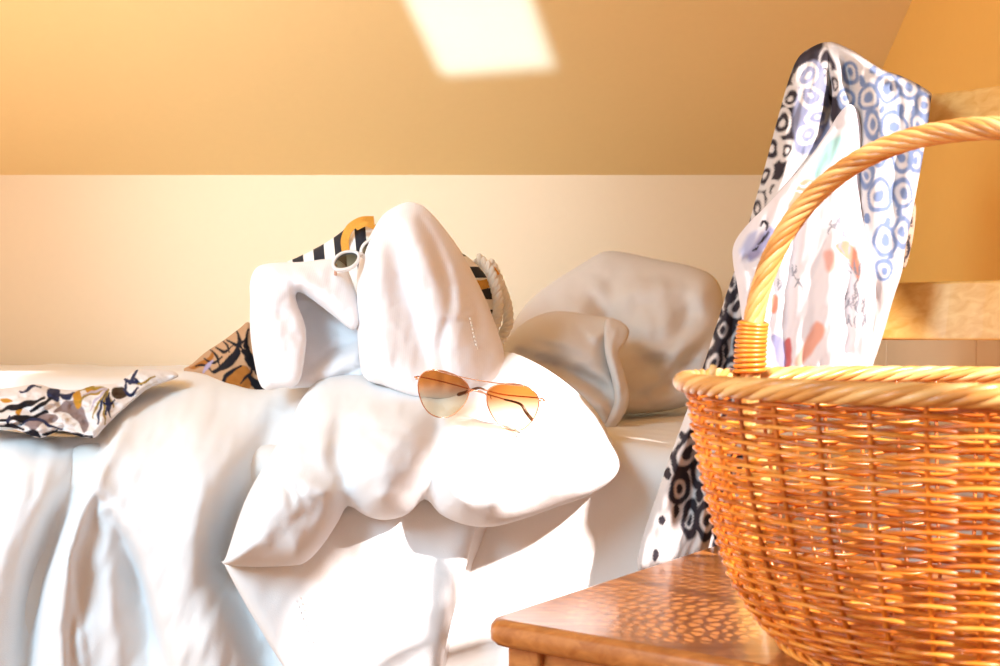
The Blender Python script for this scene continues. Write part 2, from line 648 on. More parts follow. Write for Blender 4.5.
def lens_mat(name, top, bottom, z0, z1, gloss=0.06):
    """tinted see-through lens, its dye graded from top to bottom"""
    m = bpy.data.materials.new(name); m.use_nodes = True
    nt = m.node_tree; nt.nodes.clear()
    out = nd(nt, 'ShaderNodeOutputMaterial')
    tc = nd(nt, 'ShaderNodeTexCoord'); sp = nd(nt, 'ShaderNodeSeparateXYZ')
    lk(nt, tc.outputs['Generated'], sp.inputs[0])
    mr = nd(nt, 'ShaderNodeMapRange')
    mr.inputs[1].default_value = z0; mr.inputs[2].default_value = z1
    lk(nt, sp.outputs['Z'], mr.inputs[0])
    r = nd(nt, 'ShaderNodeValToRGB')
    r.color_ramp.elements[0].color = (*bottom, 1); r.color_ramp.elements[1].color = (*top, 1)
    r.color_ramp.interpolation = 'EASE'
    lk(nt, mr.outputs[0], r.inputs['Fac'])
    tr = nd(nt, 'ShaderNodeBsdfTransparent'); gl = nd(nt, 'ShaderNodeBsdfGlossy')
    gl.inputs['Roughness'].default_value = 0.05
    lk(nt, r.outputs['Color'], tr.inputs['Color'])
    mx = nd(nt, 'ShaderNodeMixShader'); mx.inputs[0].default_value = gloss
    lk(nt, tr.outputs[0], mx.inputs[1]); lk(nt, gl.outputs[0], mx.inputs[2])
    lk(nt, mx.outputs[0], out.inputs['Surface'])
    return m
M['lens'] = lens_mat('brown_gradient_lens', (0.50, 0.17, 0.03), (0.92, 0.86, 0.66), 0.15, 0.80)
M['dark_lens'] = lens_mat('smoke_green_lens', (0.05, 0.055, 0.04), (0.22, 0.24, 0.18), 0.0, 1.0, 0.1)

# ------------------------------------------------------------------ the room
YW = 2.70                       # knee wall
ZK = H + 158/F*YW               # its top edge
XR = 0.725                      # right (gable) wall
XL = -1.95
PITCH = math.tan(math.radians(26))
YF = -1.2
def slope_z(y):
    return ZK + (YW - y)*PITCH
T = 0.12
tag(box(MB(), (XL-T, YW, 0), (XR+T, YW+T, ZK)).build('wall_back', M['paint'], smooth=False), kind='structure')
mb = MB()
ya, yb_ = YW+T, 0.35
za, zb = ZK-T*PITCH, slope_z(yb_)
mb.add([(XL,ya,za),(XR,ya,za),(XR,yb_,zb),(XL,yb_,zb),(XL,ya,za+T),(XR,ya,za+T),(XR,yb_,zb+T),(XL,yb_,zb+T)],
       [(0,1,2,3),(4,7,6,5),(0,4,5,1),(1,5,6,2),(2,6,7,3),(3,7,4,0)])
tag(mb.build('ceiling', M['slope_shade_paint'], smooth=False), kind='structure')
# right wall with its window opening (beyond the right edge of the picture)
WY0, WY1, WZ0, WZ1 = 0.16, 1.085, 0.62, 1.53
TR = 0.05
mb = MB()
box(mb, (XR, WY1, 0), (XR+TR, YW, 2.35))
box(mb, (XR, YF, 0), (XR+TR, WY0, 2.35))
box(mb, (XR, WY0, 0), (XR+TR, WY1, WZ0))
box(mb, (XR, WY0, WZ1), (XR+TR, WY1, 2.35))
tag(mb.build('wall_right', M['gable_shade_paint'], smooth=False), kind='structure')
mb = MB()
for lo, hi in (((XR+0.01, WY0, WZ0), (XR+0.04, WY0+0.02, WZ1)), ((XR+0.01, WY1-0.02, WZ0), (XR+0.04, WY1, WZ1)),
               ((XR+0.01, WY0, WZ0), (XR+0.04, WY1, WZ0+0.03)), ((XR+0.01, WY0, WZ1-0.02), (XR+0.04, WY1, WZ1))):
    box(mb, lo, hi)
tag(mb.build('window_1', M['white_trim'], smooth=False), kind='structure')
tag(box(MB(), (XL-T, YF, 0), (XL, YW, 2.35)).build('wall_left', M['paint'], smooth=False), kind='structure')
tag(box(MB(), (XL-T, YF, -0.1), (XR+T, YW+T, 0)).build('floor', M['floor'], smooth=False), kind='structure')

pl.location = (-0.30, 1.35, 0.95)
_py = 2.27
aim(pl, Vector((-0.035, _py, slope_z(_py))) - pl.location)

# ------------------------------------------------------------------ bed
BX0, BX1 = -1.42, 0.70
BY0, BY1 = 1.62, 2.68
ZM = H - 0.150                  # top of the mattress
bed = tag(empty('bed', ((BX0+BX1)/2, (BY0+BY1)/2, 0)), 'single bed with a white sheet along the back wall under the sloping ceiling', 'bed')
mb = MB()
nx, ny = 90, 34
def sheet_pt(u, v):
    """v: 0 at the wall, 0.72 at the front top edge, 1 at the floor"""
    X = BX0 + (BX1-BX0)*u
    r = 0.05
    top = BY1 - BY0 - r
    hang = ZM - 0.16 - r
    L = top + r*math.pi/2 + hang
    s = v*L
    if s < top:
        y, z, ny_, nz = BY1 - s, ZM, 0, 1
    elif s < top + r*math.pi/2:
        a = (s-top)/r
        y, z = BY0 + r - r*math.sin(a), ZM - r + r*math.cos(a)
        ny_, nz = -math.sin(a), math.cos(a)
    else:
        y, z, ny_, nz = BY0, ZM - r - (s-top-r*math.pi/2), -1, 0
    hf = max(0, min(1, (s-top)/0.35))
    d = 0.006*noise.noise(Vector((X*9, s*5, 1.3))) + 0.012*hf*noise.noise(Vector((X*14, s*1.2, 4.4))) + 0.004*noise.noise(Vector((X*25+s*12, s*20, 8.8)))
    return (X, y + ny_*d, z + nz*d)
g = [sheet_pt(i/nx, j/(ny*3)) for j in range(ny*3+1) for i in range(nx+1)]
fc = []
for j in range(ny*3):
    for i in range(nx):
        a = j*(nx+1)+i
        fc.append((a, a+1, a+nx+2, a+nx+1))
sh = mb.add(g, fc).build('bed_sheet', M['sheet'], bed)
md = sh.modifiers.new('cloth', 'SOLIDIFY'); md.thickness = 0.003; md.offset = -1
mb = MB(); box(mb, (BX0+0.01, BY0+0.015, 0.33), (BX1-0.01, BY1, ZM-0.008))
mb.build('mattress', M['mattress'], bed, bevel=0.04)
mb = MB()
box(mb, (BX0, BY0+0.02, 0.2), (BX1, BY0+0.05, 0.33)); box(mb, (BX0, BY1-0.03, 0.2), (BX1, BY1, 0.33))
box(mb, (BX0, BY0+0.05, 0.2), (BX0+0.03, BY1-0.03, 0.33)); box(mb, (BX1-0.03, BY0+0.05, 0.2), (BX1, BY1-0.03, 0.33))
box(mb, (BX0+0.03, BY0+0.05, 0.29), (BX1-0.03, BY1-0.03, 0.33))
mb.build('bed_frame', M['bedwood'], bed, smooth=False)
M['headboard'] = plain('beige_headboard_paint', (0.80, 0.56, 0.36), 0.5, scale=8)
for y0, y1 in ((BY0+0.02, 1.842), (1.846, 2.27), (2.274, BY1)):
    mb = MB(); box(mb, (BX1+0.002, y0, 0.25), (BX1+0.020, y1, H+0.025)); mb.build('headboard_panel', M['headboard'], bed, smooth=False, bevel=0.002)
for lx in (BX0+0.03, BX1-0.03):
    for ly in (BY0+0.06, BY1-0.06):
        mb = MB(); box(mb, (lx-0.025, ly-0.025, 0), (lx+0.025, ly+0.025, 0.2)); mb.build('leg', M['bedwood'], bed, smooth=False)

# ------------------------------------------------------------------ duvet
mb = MB()
# spread over the back of the bed, on the left
nx, ny = 70, 26
g, fc = [], []
def spread_h(X, Y):
    t = min(1, max(0, (0.02 - X)/0.22))
    e = min(1, max(0, (2.665-Y)/0.05)); g = min(1, max(0, (Y-1.86)/0.10))
    base = 0.079*(1-(1-t)**2)**0.5*(1-(1-e)**2)**0.5*(0.35+0.65*(1-(1-g)**2)**0.5)
    return base + 0.006*noise.noise(Vector((X*6, Y*5, 2))) + 0.003*noise.noise(Vector((X*20, Y*12, 5)))
for j in range(ny+1):
    for i in range(nx+1):
        X = -1.40 + 1.42*i/nx; Y = 1.87 + 0.795*j/ny
        g.append((X, Y, ZM + 0.004 + max(0.001, spread_h(X, Y))))
n0 = len(g)
for j in range(ny+1):
    for i in range(nx+1):
        X, Y, Z = g[j*(nx+1)+i]
        g.append((X, Y, ZM + 0.003))
for j in range(ny):
    for i in range(nx):
        a = j*(nx+1)+i
        fc.append((a, a+1, a+nx+2, a+nx+1)); fc.append((n0+a, n0+a+nx+1, n0+a+nx+2, n0+a+1))
for i in range(nx):
    for a in (i, ny*(nx+1)+i):
        fc.append((a, a+1, n0+a+1, n0+a))
for j in range(ny):
    for a in (j*(nx+1), j*(nx+1)+nx):
        fc.append((a, a+nx+1, n0+a+nx+1, n0+a))
mb.add(g, fc)
# the part hanging over the near side of the bed
dp = tps([(-40,436,1.72),(50,436,1.70),(110,405,1.80),(170,378,1.93),(210,376,1.94),(260,388,1.86),(300,384,1.84),(360,380,1.80),(450,390,1.75),
          (30,470,1.62),(130,450,1.64),(200,430,1.68),(280,430,1.68),(400,440,1.64),(60,560,1.58),(180,520,1.575),(250,560,1.60),(350,560,1.60),(440,560,1.62),
          (60,760,1.57),(200,760,1.55),(350,760,1.58),(430,760,1.60),(60,660,1.575),(200,640,1.56)])
poly = [(-45,440),(-20,433),(0,430),(45,436),(80,436),(97,428),(115,406),(140,386),(165,375),(186,371),(215,377),(245,388),(268,389),(300,381),
        (345,378),(430,386),(500,405),(512,470),(475,560),(452,640),(440,700),(438,765),(430,778),(200,778),(-40,778),(-50,765),(-50,600)]
folds = [ridge([(104,432),(82,480),(55,540),(36,600),(24,700)], -0.085, 10, 22, 0.25),
         ridge([(126,425),(98,470),(76,520),(64,580),(60,640),(66,720)], 0.045, 10, 14, 0.35),
         ridge([(66,535),(72,590),(88,680)], 0.012, 4, 8, 0.5),
         ridge([(104,505),(128,555),(146,610),(166,690)], -0.050, 8, 24, 0.35),
         ridge([(96,470),(110,520),(112,600),(120,690)], 0.014, 10, 10, 0.4),
         ridge([(185,425),(160,455),(140,490),(128,515)], -0.018, 4, 12, 0.5),
         ridge([(160,428),(155,436),(151,443)], -0.006, 3, 4, 0.6),
         ridge([(200,440),(190,520),(196,600),(215,700)], 0.030, 42, 42, 0.3),
         ridge([(288,412),(262,462),(238,515),(226,566)], -0.070, 18, 20, 0.2),
         ridge([(222,560),(245,610),(272,680)], -0.040, 26, 18, 0.3),
         ridge([(20,450),(25,500),(10,560)], 0.010, 16, 16, 0.5),
         ridge([(40,470),(32,495),(24,510)], -0.005, 4, 7, 0.5),
         ridge([(240,400),(215,420),(200,440)], -0.006, 8, 10, 0.5),
         ridge([(190,400),(230,410),(262,402)], -0.006, 8, 12, 0.5),
         wrinkle(0.009, 40, 110, 2, 0.15), wrinkle(0.004, 14, 40, 3, 0.3)]
cloth(mb, poly, dp, 0.035, 0.03, 26, 4.0, folds, 4)
# the layer under the turned-back corner, hanging down
dp = tps([(226,566,1.50),(300,560,1.53),(350,505,1.56),(430,500,1.58),(280,640,1.505),(330,640,1.52),(420,640,1.55),(450,560,1.57),(340,760,1.50),(420,760,1.54)])
poly = [(224,564),(228,562),(300,548),(350,495),(424,488),(475,505),(468,560),(452,620),(440,680),(436,765),(425,775),(345,775),(332,750),(284,668),(250,612)]
folds = [ridge([(305,590),(322,640),(345,720)], -0.006, 4, 6, 0.4), ridge([(380,520),(385,580),(370,660)], 0.012, 26, 26, 0.4),
         ridge([(330,520),(345,560),(350,640)], -0.010, 18, 18, 0.4), wrinkle(0.003, 30, 60, 11)]
cloth(mb, poly, dp, 0.016, 0.02, 14, 4.0, folds, 2)
# the turned-back, puffed-up corner
dp = tps([(226,564,1.475),(260,560,1.49),(300,562,1.49),(245,500,1.52),(288,426,1.64),(310,390,1.72),(400,378,1.76),(480,372,1.76),(520,362,1.78),(560,385,1.74),(600,425,1.66),
          (614,470,1.58),(565,505,1.54),(464,522,1.53),(424,500,1.54),(385,518,1.53),(350,508,1.53),(330,450,1.58),(400,430,1.60),(480,440,1.60),(540,440,1.62)])
poly = [(223,564),(226,557),(244,503),(264,466),(288,426),(305,394),(330,376),(400,372),(470,362),(505,352),(530,360),(560,378),(590,404),(605,426),(615,448),(620,465),(612,480),
        (590,495),(560,506),(520,520),(490,527),(462,524),(440,514),(425,499),(408,514),(386,520),(366,516),(348,506),(338,522),(322,546),(306,562),(288,566),(250,567)]
folds = [ridge([(425,498),(428,470),(436,440),(440,410)], -0.026, 12, 14, 0.3),
         ridge([(348,506),(345,480),(338,450),(345,410)], -0.022, 10, 14, 0.3),
         ridge([(300,480),(320,490),(345,505)], 0.016, 9, 12, 0.5),
         ridge([(283,482),(290,492),(292,506)], -0.008, 4, 5, 0.5), ridge([(298,484),(302,496)], -0.008, 3, 5, 0.5),
         ridge([(300,470),(270,520),(245,555)], 0.012, 16, 18, 0.4),
         ridge([(386,515),(388,470),(395,430)], 0.022, 26, 26, 0.3),
         ridge([(465,520),(470,470),(480,440)], 0.020, 32, 34, 0.3),
         ridge([(560,500),(550,470),(530,440)], 0.012, 26, 30, 0.4),
         ridge([(605,490),(580,485),(560,470)], -0.008, 5, 8, 0.5),
         ridge([(340,434),(350,416),(362,396)], -0.005, 3, 6, 0.5),
         ridge([(410,430),(450,436),(500,432)], -0.008, 12, 16, 0.5),
         wrinkle(0.008, 44, 36, 21), wrinkle(0.0035, 16, 22, 22, 0.5)]
cloth(mb, poly, dp, 0.075, 0.05, 46, 3.6, folds, 3)
duvet = mb.build('duvet', M['duvet'])
origin_to(duvet, (-0.35, 1.7, ZM))
tag(duvet, 'crumpled white duvet hanging over the near side of the bed, one corner turned back', 'duvet')
# stitched hem of the hanging layer
mb = MB()
for k in range(16):
    t = k/15.0
    px, py = 300+30*t+8*t*t, 596+90*t
    a = P(px, py, 1.50 - 0.004); b = P(px+1.6, py+3.2, 1.50 - 0.004)
    tube(mb, [a, (a+b)/2 - Vector((0, 0.0012, 0)), b], [0.0006, 0.0011, 0.0006], 6)
mb.build('hem_stitching', M['pillow'], duvet)

# ------------------------------------------------------------------ pillows
mb = MB()
poly = [(503,352),(512,326),(530,300),(556,280),(585,262),(603,252),(622,252),(655,259),(690,266),(714,277),(723,300),(722,340),(714,375),(702,398),(670,410),(625,414),(575,412),(530,398),(508,376)]
dp = tps([(510,360,2.30),(560,280,2.46),(610,252,2.52),(700,270,2.44),(722,330,2.36),(690,405,2.28),(620,412,2.24),(550,405,2.26),(620,330,2.36)])
folds = [ridge([(603,256),(596,280),(584,304),(590,322)], 0.020, 12, 20, 0.5), ridge([(622,256),(612,290),(610,320)], -0.016, 12, 16, 0.5),
         ridge([(716,338),(690,362),(664,384),(650,398)], -0.035, 20, 9, 0.3), ridge([(626,335),(640,360),(655,385)], -0.028, 18, 18, 0.5),
         ridge([(650,300),(660,340),(680,365)], 0.020, 26, 22, 0.5), ridge([(586,286),(600,310),(622,330),(640,338)], -0.022, 7, 14, 0.4), ridge([(690,280),(684,320),(668,352),(640,380)], -0.020, 8, 18, 0.4), ridge([(560,300),(580,310),(598,330)], 0.014, 8, 10, 0.5), ridge([(630,290),(660,286),(700,296)], 0.012, 8, 12, 0.5), ridge([(640,345),(664,352),(690,342)], 0.018, 8, 10, 0.5), ridge([(620,388),(645,398),(665,392)], -0.016, 8, 12, 0.5),
         ridge([(628,262),(640,264),(660,262)], -0.005, 3, 4, 0.6),
         wrinkle(0.016, 34, 40, 31), wrinkle(0.005, 13, 20, 32, 0.5)]
cloth(mb, poly, dp, 0.085, 0.06, 50, 4.0, folds, 4)
bp = mb.build('pillow', M['pillow'])
origin_to(bp, P(620, 412, 2.3))
tag(bp, 'large oatmeal linen pillow propped up against the back wall at the head of the bed', 'pillow', 'pillows at the head of the bed')
mb = MB()
poly = [(500,352),(512,334),(530,319),(556,311),(590,315),(612,319),(622,330),(616,350),(620,378),(625,402),(616,422),(604,431),(588,418),(560,394),(535,372),(512,364)]
dp = tps([(505,350,2.16),(560,312,2.22),(620,325,2.16),(622,400,2.05),(604,428,2.00),(550,390,2.04),(570,350,2.12)])
folds = [ridge([(508,352),(530,361),(560,367),(592,384),(618,404)], -0.050, 9, 7, 0.3),
         ridge([(540,330),(580,335),(608,350)], 0.012, 20, 24, 0.5), ridge([(516,345),(548,346),(590,362)], -0.012, 5, 9, 0.5), ridge([(575,322),(588,340),(606,352)], -0.008, 4, 8, 0.5),
         ridge([(540,378),(575,392),(605,415)], 0.012, 14, 12, 0.5), ridge([(612,322),(606,345),(612,375)], -0.012, 4, 6, 0.5),
         wrinkle(0.008, 26, 18, 41), wrinkle(0.003, 10, 12, 42)]
cloth(mb, poly, dp, 0.07, 0.05, 34, 3.4, folds, 4)
fp = mb.build('pillow', M['pillow'])
origin_to(fp, P(580, 425, 2.05))
tag(fp, 'smaller oatmeal pillow lying in front of the larger one, open end towards the chair', 'pillow', 'pillows at the head of the bed')
mb = MB()
poly = [(606,320),(620,321),(629,330),(626,342),(619,352),(624,372),(629,392),(628,406),(618,424),(606,433),(603,424),(614,404),(612,380),(605,352)]
dp = tps([(612,322,2.12),(626,335,2.11),(615,355,2.05),(627,400,2.0),(606,430,1.97)])
cloth(mb, poly, dp, 0.012, 0.03, 7, 2.4, [ridge([(618,326),(611,352),(619,385),(616,415)], 0.008, 3, 4, 0.3), wrinkle(0.004, 9, 14, 44)], 4)
mb.build('pillowcase_flange', M['pillow'], fp)

# ------------------------------------------------------------------ bathrobe
robe = tag(empty('bathrobe', P(420, 390, 1.75)), 'white fleece bathrobe heaped on the duvet behind the aviator sunglasses', 'bathrobe')
mb = MB()
poly = [(357,300),(357,276),(362,252),(370,236),(382,216),(396,206),(410,202),(426,208),(444,228),(460,250),(474,275),(486,300),(496,326),(504,352),(506,376),(494,392),(460,400),(420,398),(385,386),(364,377),(358,345)]
dp = tps([(410,205,1.86),(366,250,1.80),(460,250,1.86),(357,330,1.75),(495,330,1.80),(365,377,1.69),(420,398,1.64),(495,392,1.70),(420,300,1.76)])
folds = [ridge([(384,226),(398,250),(406,290),(418,330),(430,376)], -0.026, 9, 13, 0.4),
         ridge([(372,240),(378,290),(384,340),(388,380)], 0.022, 16, 14, 0.4),
         ridge([(402,212),(422,250),(440,290),(452,330),(462,380)], 0.030, 22, 24, 0.4),
         ridge([(380,228),(392,224),(404,232)], -0.014, 5, 7, 0.5),
         ridge([(440,322),(458,320),(474,314)], -0.008, 3, 6, 0.5),
         ridge([(446,322),(442,345),(444,372)], -0.018, 4, 8, 0.5), ridge([(412,206),(430,232),(446,270),(452,310)], -0.016, 5, 9, 0.4), ridge([(366,300),(376,330),(380,370)], -0.010, 4, 8, 0.5),
         ridge([(462,262),(476,300),(486,350)], -0.010, 8, 12, 0.5),
         wrinkle(0.007, 18, 45, 51), wrinkle(0.0015, 6, 6, 52)]
cloth(mb, poly, dp, 0.06, 0.06, 34, 3.0, folds, 4)
mb.build('robe_body', M['robe'], robe)
mb = MB()
poly = [(250,300),(250,282),(256,268),(270,263),(300,262),(330,259),(344,264),(352,280),(358,300),(362,322),(352,330),(336,318),(318,304),(300,292),(296,300),(306,330),(304,362),(298,384),(280,388),(262,388),(254,360),(250,330)]
dp = tps([(255,270,1.80),(340,262,1.83),(360,320,1.76),(296,296,1.77),(300,380,1.69),(258,386,1.72),(252,320,1.77)])
folds = [ridge([(270,275),(272,320),(276,380)], 0.014, 14, 14, 0.4), ridge([(262,275),(300,280),(350,310)], 0.010, 10, 12, 0.4), wrinkle(0.006, 16, 24, 61), wrinkle(0.0015, 6, 6, 62)]
cloth(mb, poly, dp, 0.035, 0.05, 16, 2.6, folds, 3)
poly = [(288,284),(320,300),(352,322),(366,335),(366,372),(340,383),(300,388),(286,384),(292,340)]
dp = tps([(290,285,1.84),(360,330,1.83),(360,372,1.76),(300,384,1.75),(325,340,1.83)])
folds = [ridge([(366,346),(340,362),(312,376)], 0.022, 10, 10, 0.4), ridge([(364,338),(335,350),(312,366)], -0.014, 6, 6, 0.4), ridge([(330,384),(345,376),(364,370)], -0.012, 4, 5, 0.4), wrinkle(0.004, 20, 14, 63)]
cloth(mb, poly, dp, 0.02, 0.03, 14, 2.6, folds, 3)
mb.build('sleeve', M['robe'], robe)
# seam down the robe's side
mb = MB()
sm = spline([P(470,318,1.706), P(474,336,1.694), P(479,356,1.684), P(482,380,1.668)], 30)
for i in range(0, len(sm)-4, 6):
    tube(mb, sm[i:i+4], 0.0012, 6)
mb.build('seam_stitching', M['rope'], robe)

# ------------------------------------------------------------------ striped beach bag behind the robe
bag = tag(empty('beach_bag', P(400, 380, 2.0)), 'black and white striped straw beach bag with orange trim, mostly hidden behind the bathrobe', 'bag')
mb = MB()
poly = [(286,263),(296,258),(320,246),(340,233),(352,222),(364,219),(374,224),(420,232),(460,252),(476,264),(488,280),(496,310),(494,342),(460,372),(400,380),(330,376),(290,330),(280,280)]
dp = tps([(290,262,2.02),(360,222,2.02),(460,255,2.02),(490,300,1.98),(490,340,1.94),(330,370,1.93),(400,300,1.97)])
def bag_stripe(x, y):
    sl = (x-286)/21.5 + 0.22 + (250-y)*0.004
    sr = (y-266)/21.5 + 0.45
    k = np.clip((x-400)/40, 0, 1)
    return sl*(1-k) + sr*k
cloth(mb, poly, dp, 0.04, 0.06, 24, 2.0, [wrinkle(0.003, 20, 20, 71)], 4, stripe=bag_stripe)
mb.build('bag_body', M['striped'], bag)
# orange webbing loops on the rim
mb = MB()
def band(mb, pts, w0, t=0.004):
    pts = spline(pts, 8)
    n = len(pts)
    V, Fc = [], []
    tt, N, B = frames(pts)
    for i in range(n):
        d = Vector(tt[i]); wv = d.cross(Vector((0, 1, 0))).normalized(); tv = Vector((0, 1, 0))
        p = Vector(pts[i])
        for sx, sy in ((-1,-1),(1,-1),(1,1),(-1,1)):
            V.append(p + wv*sx*w0/2 + tv*sy*t/2)
    for i in range(n-1):
        for k in range(4):
            l = (k+1) % 4
            Fc.append((i*4+k, i*4+l, i*4+4+l, i*4+4+k))
    Fc += [(0,1,2,3), tuple((n-1)*4+k for k in (3,2,1,0))]
    mb.add(V, Fc)
mb = MB(); band(mb, [P(346,252,1.965), P(345,240,1.965), P(350,228,1.967), P(361,221,1.97), P(374,220,1.98)], 0.0125); mb.build('webbing_trim', M['orange'], bag, smooth=False)
mb = MB(); band(mb, [P(356,228,1.955), P(366,224,1.955), P(376,228,1.96)], 0.008); mb.build('webbing_trim', M['orange'], bag, smooth=False)
mb = MB(); band(mb, [P(470,283,1.935), P(480,285,1.93), P(489,283,1.932)], 0.014); mb.build('webbing_trim', M['orange'], bag, smooth=False)
mb = MB(); band(mb, [P(485,266,1.955), P(491,269,1.95), P(497,276,1.955)], 0.012); mb.build('webbing_trim', M['orange'], bag, smooth=False)
def rope_path(mb, pts, R, r, strands, turns, sub=14, sides=7, tone=None, tone_rng=None):
    pts = spline(pts, sub)
    t, N, B = frames(pts)
    d = np.r_[0, np.cumsum(np.linalg.norm(np.diff(pts, axis=0), axis=1))]
    for s in range(strands):
        ph = 2*math.pi*s/strands + turns*2*math.pi*d/d[-1]
        q = pts + R*(np.cos(ph)[:, None]*N + np.sin(ph)[:, None]*B)
        kw = {'tone': tone_rng.uniform(*tone)} if tone else {}
        tube(mb, q, r, sides, **kw)
mb = MB()
rope_path(mb, [P(478,258,1.93), P(488,268,1.92), P(494,282,1.915), P(498,300,1.91), P(497,318,1.905), P(492,334,1.90), P(488,344,1.90)], 0.0042, 0.0048, 3, 5)
rope_path(mb, [P(490,262,1.97), P(500,284,1.96), P(507,306,1.95), P(508,324,1.94), P(500,340,1.93), P(494,350,1.92)], 0.0042, 0.0048, 3, 5)
mb.build('rope_handle', M['rope'], bag)

# ------------------------------------------------------------------ white sunglasses tucked into the bag
def ring_mesh(mb, outline, ctr, ux, uy, uz, w0, t0):
    """rim of rectangular section round an outline given in the (ux, uy) plane"""
    n = len(outline)
    o = np.asarray(outline, float)
    c = o.mean(0)
    V, Fc = [], []
    for i in range(n):
        q = o[i]
        nrm = (q-c)/np.linalg.norm(q-c)
        for s, z in ((0,-1),(1,-0.6),(1,0.6),(0,1)):
            p = q + nrm*w0*s
            V.append(ctr + ux*p[0] + uy*p[1] + uz*z*t0/2)
    for i in range(n):
        j = (i+1) % n
        for k in range(4):
            l = (k+1) % 4
            Fc.append((i*4+k, j*4+k, j*4+l, i*4+l))
    mb.add(V, Fc)
def disc(mb, outline, ctr, ux, uy, uz, sag):
    o = np.asarray(outline, float)
    c = o.mean(0)
    V, Fc = [ctr + ux*c[0] + uy*c[1] - uz*sag], []
    n = len(o)
    R = 5
    for r_ in range(1, R+1):
        k = r_/R
        for i in range(n):
            p = c + (o[i]-c)*k
            V.append(ctr + ux*p[0] + uy*p[1] - uz*sag*(1-k*k))
    for i in range(n):
        Fc.append((0, 1+i, 1+(i+1) % n))
    for r_ in range(R-1):
        for i in range(n):
            j = (i+1) % n
            Fc.append((1+r_*n+i, 1+(r_+1)*n+i, 1+(r_+1)*n+j, 1+r_*n+j))
    mb.add(V, Fc)
wg = tag(empty('sunglasses', P(348, 262, 1.80)), 'white plastic sunglasses with dark lenses tucked between the bathrobe and the striped bag', 'sunglasses')
c0 = P(346, 261, 1.745)
ux = Vector((0.70, 0.46, 0.52)).normalized(); uz = Vector((0.28, 0.9, -0.2)); uz = (uz - ux*uz.dot(ux)).normalized(); uy = uz.cross(ux)
if uy.z < 0: uy = -uy
oval = [(0.0172*math.cos(a)*(1+0.10*math.cos(2*a)), 0.0122*math.sin(a)) for a in np.linspace(0, 2*math.pi, 40, endpoint=False)]
mbf, mbl = MB(), None
for k in (0, 1):
    ck = c0 + ux*0.051*k + uz*0.012*k
    ring_mesh(mbf, oval, ck, ux, uy, uz, 0.0042, 0.006)
tube(mbf, spline([c0+ux*0.0205, c0+ux*0.0225+uy*0.003+uz*0.003, c0+ux*0.0305+uz*0.009], 6), 0.0022, 8)
mbf.build('frame', M['white_plastic'], wg)
for k in (0, 1):
    mbl = MB(); disc(mbl, [(a*1.02, b*1.02) for a, b in oval], c0 + ux*0.051*k + uz*0.012*k, ux, uy, uz, 0.002)
    mbl.build('lens', M['dark_lens'], wg)
for k, s0 in ((0, c0-ux*0.020), (1, c0+ux*0.071+uz*0.012)):
    mbt = MB()
    e = -1 if k == 0 else 1
    tube(mbt, spline([s0, s0+uz*0.012+uy*0.010+ux*0.010, s0+uz*0.05+uy*0.012+ux*0.012, s0+uz*0.085-uy*0.002+ux*0.014], 8), [0.0022]*24+[0.003], 8)
    mbt.build('temple', M['pad'] if k else M['gold'], wg)

# ------------------------------------------------------------------ brown print garment
BLK = (0.012, 0.011, 0.016); TAN = (0.50, 0.30, 0.17); RUST = (0.36, 0.13, 0.025)
pr = Print(TAN, 2.0, 9, 3)
pr.blob([(222,382),(232,368),(246,366),(254,380),(246,392),(228,392)], RUST)
pr.blob([(188,368),(200,362),(214,352),(206,366)], RUST)
for pts, w_ in (([(214,372),(226,364),(236,354),(240,342)], 8), ([(220,388),(228,374),(240,366)], 5), ([(244,352),(252,362),(258,372)], 11), ([(250,378),(258,386),(264,394)], 10),
                ([(228,340),(238,345),(246,338)], 4), ([(216,348),(224,352),(232,346)], 3), ([(236,330),(240,340),(244,352)], 3), ([(204,358),(214,362),(222,356)], 3),
                ([(210,350),(218,358),(220,366)], 2.5), ([(196,366),(206,366),(212,372)], 3), ([(230,352),(226,344),(222,340)], 2.5), ([(248,330),(246,344),(250,356)], 4), ([(240,384),(250,374),(252,366)], 3)):
    pr.stroke(pts, w_, BLK)
pr.stroke([(204,372),(208,366),(212,360)], 4, (0.40, 0.33, 0.48))
mb = MB()
poly = [(184,371),(192,364),(206,352),(224,340),(240,328),(248,322),(254,330),(258,350),(268,380),(270,396),(250,398),(230,394),(205,384)]
dp = tps([(186,370,2.02),(248,324,1.98),(268,392,1.90),(225,390,1.92),(228,360,1.95)])
folds = [ridge([(246,330),(232,356),(222,386)], 0.012, 10, 10, 0.4), ridge([(250,340),(254,366),(262,392)], -0.010, 5, 6, 0.4), ridge([(238,340),(220,360),(204,372)], -0.010, 6, 6, 0.4), wrinkle(0.005, 14, 14, 81)]
cloth(mb, poly, dp, 0.03, 0.05, 14, 1.2, folds, 4, color=pr)
o = mb.build('printed_dress', M['print'])
origin_to(o, P(235, 392, 1.95))
tag(o, 'brown and black leaf-print garment bunched up left of the white bathrobe', 'garment')

# ------------------------------------------------------------------ floral cloth on the left
WHT = (0.80, 0.76, 0.76); NVY = (0.025, 0.03, 0.075); OCH = (0.55, 0.26, 0.03); OLV = (0.33, 0.22, 0.03); MAU_SHADE = (0.27, 0.20, 0.20); LIL = (0.50, 0.44, 0.58)
pr = Print(WHT, 3.2, 10, 5)
pr.blob([(52,412),(62,402),(76,400),(84,410),(88,424),(84,432),(76,420),(66,412)], MAU_SHADE)  # both mauve patches paint the shade of the folds into the cloth
pr.blob([(24,424),(36,416),(52,414),(58,420),(44,424),(34,430)], MAU_SHADE)
pr.blob([(47,390),(54,388),(61,393),(57,400),(49,398)], NVY)
pr.blob([(84,388),(96,386),(100,391),(90,394)], OCH); pr.blob([(72,396),(80,392),(82,402),(76,408)], OCH)
pr.blob([(14,412),(20,404),(23,409),(19,416)], OCH)
pr.blob([(0,400),(8,398),(12,403),(4,404)], OCH)
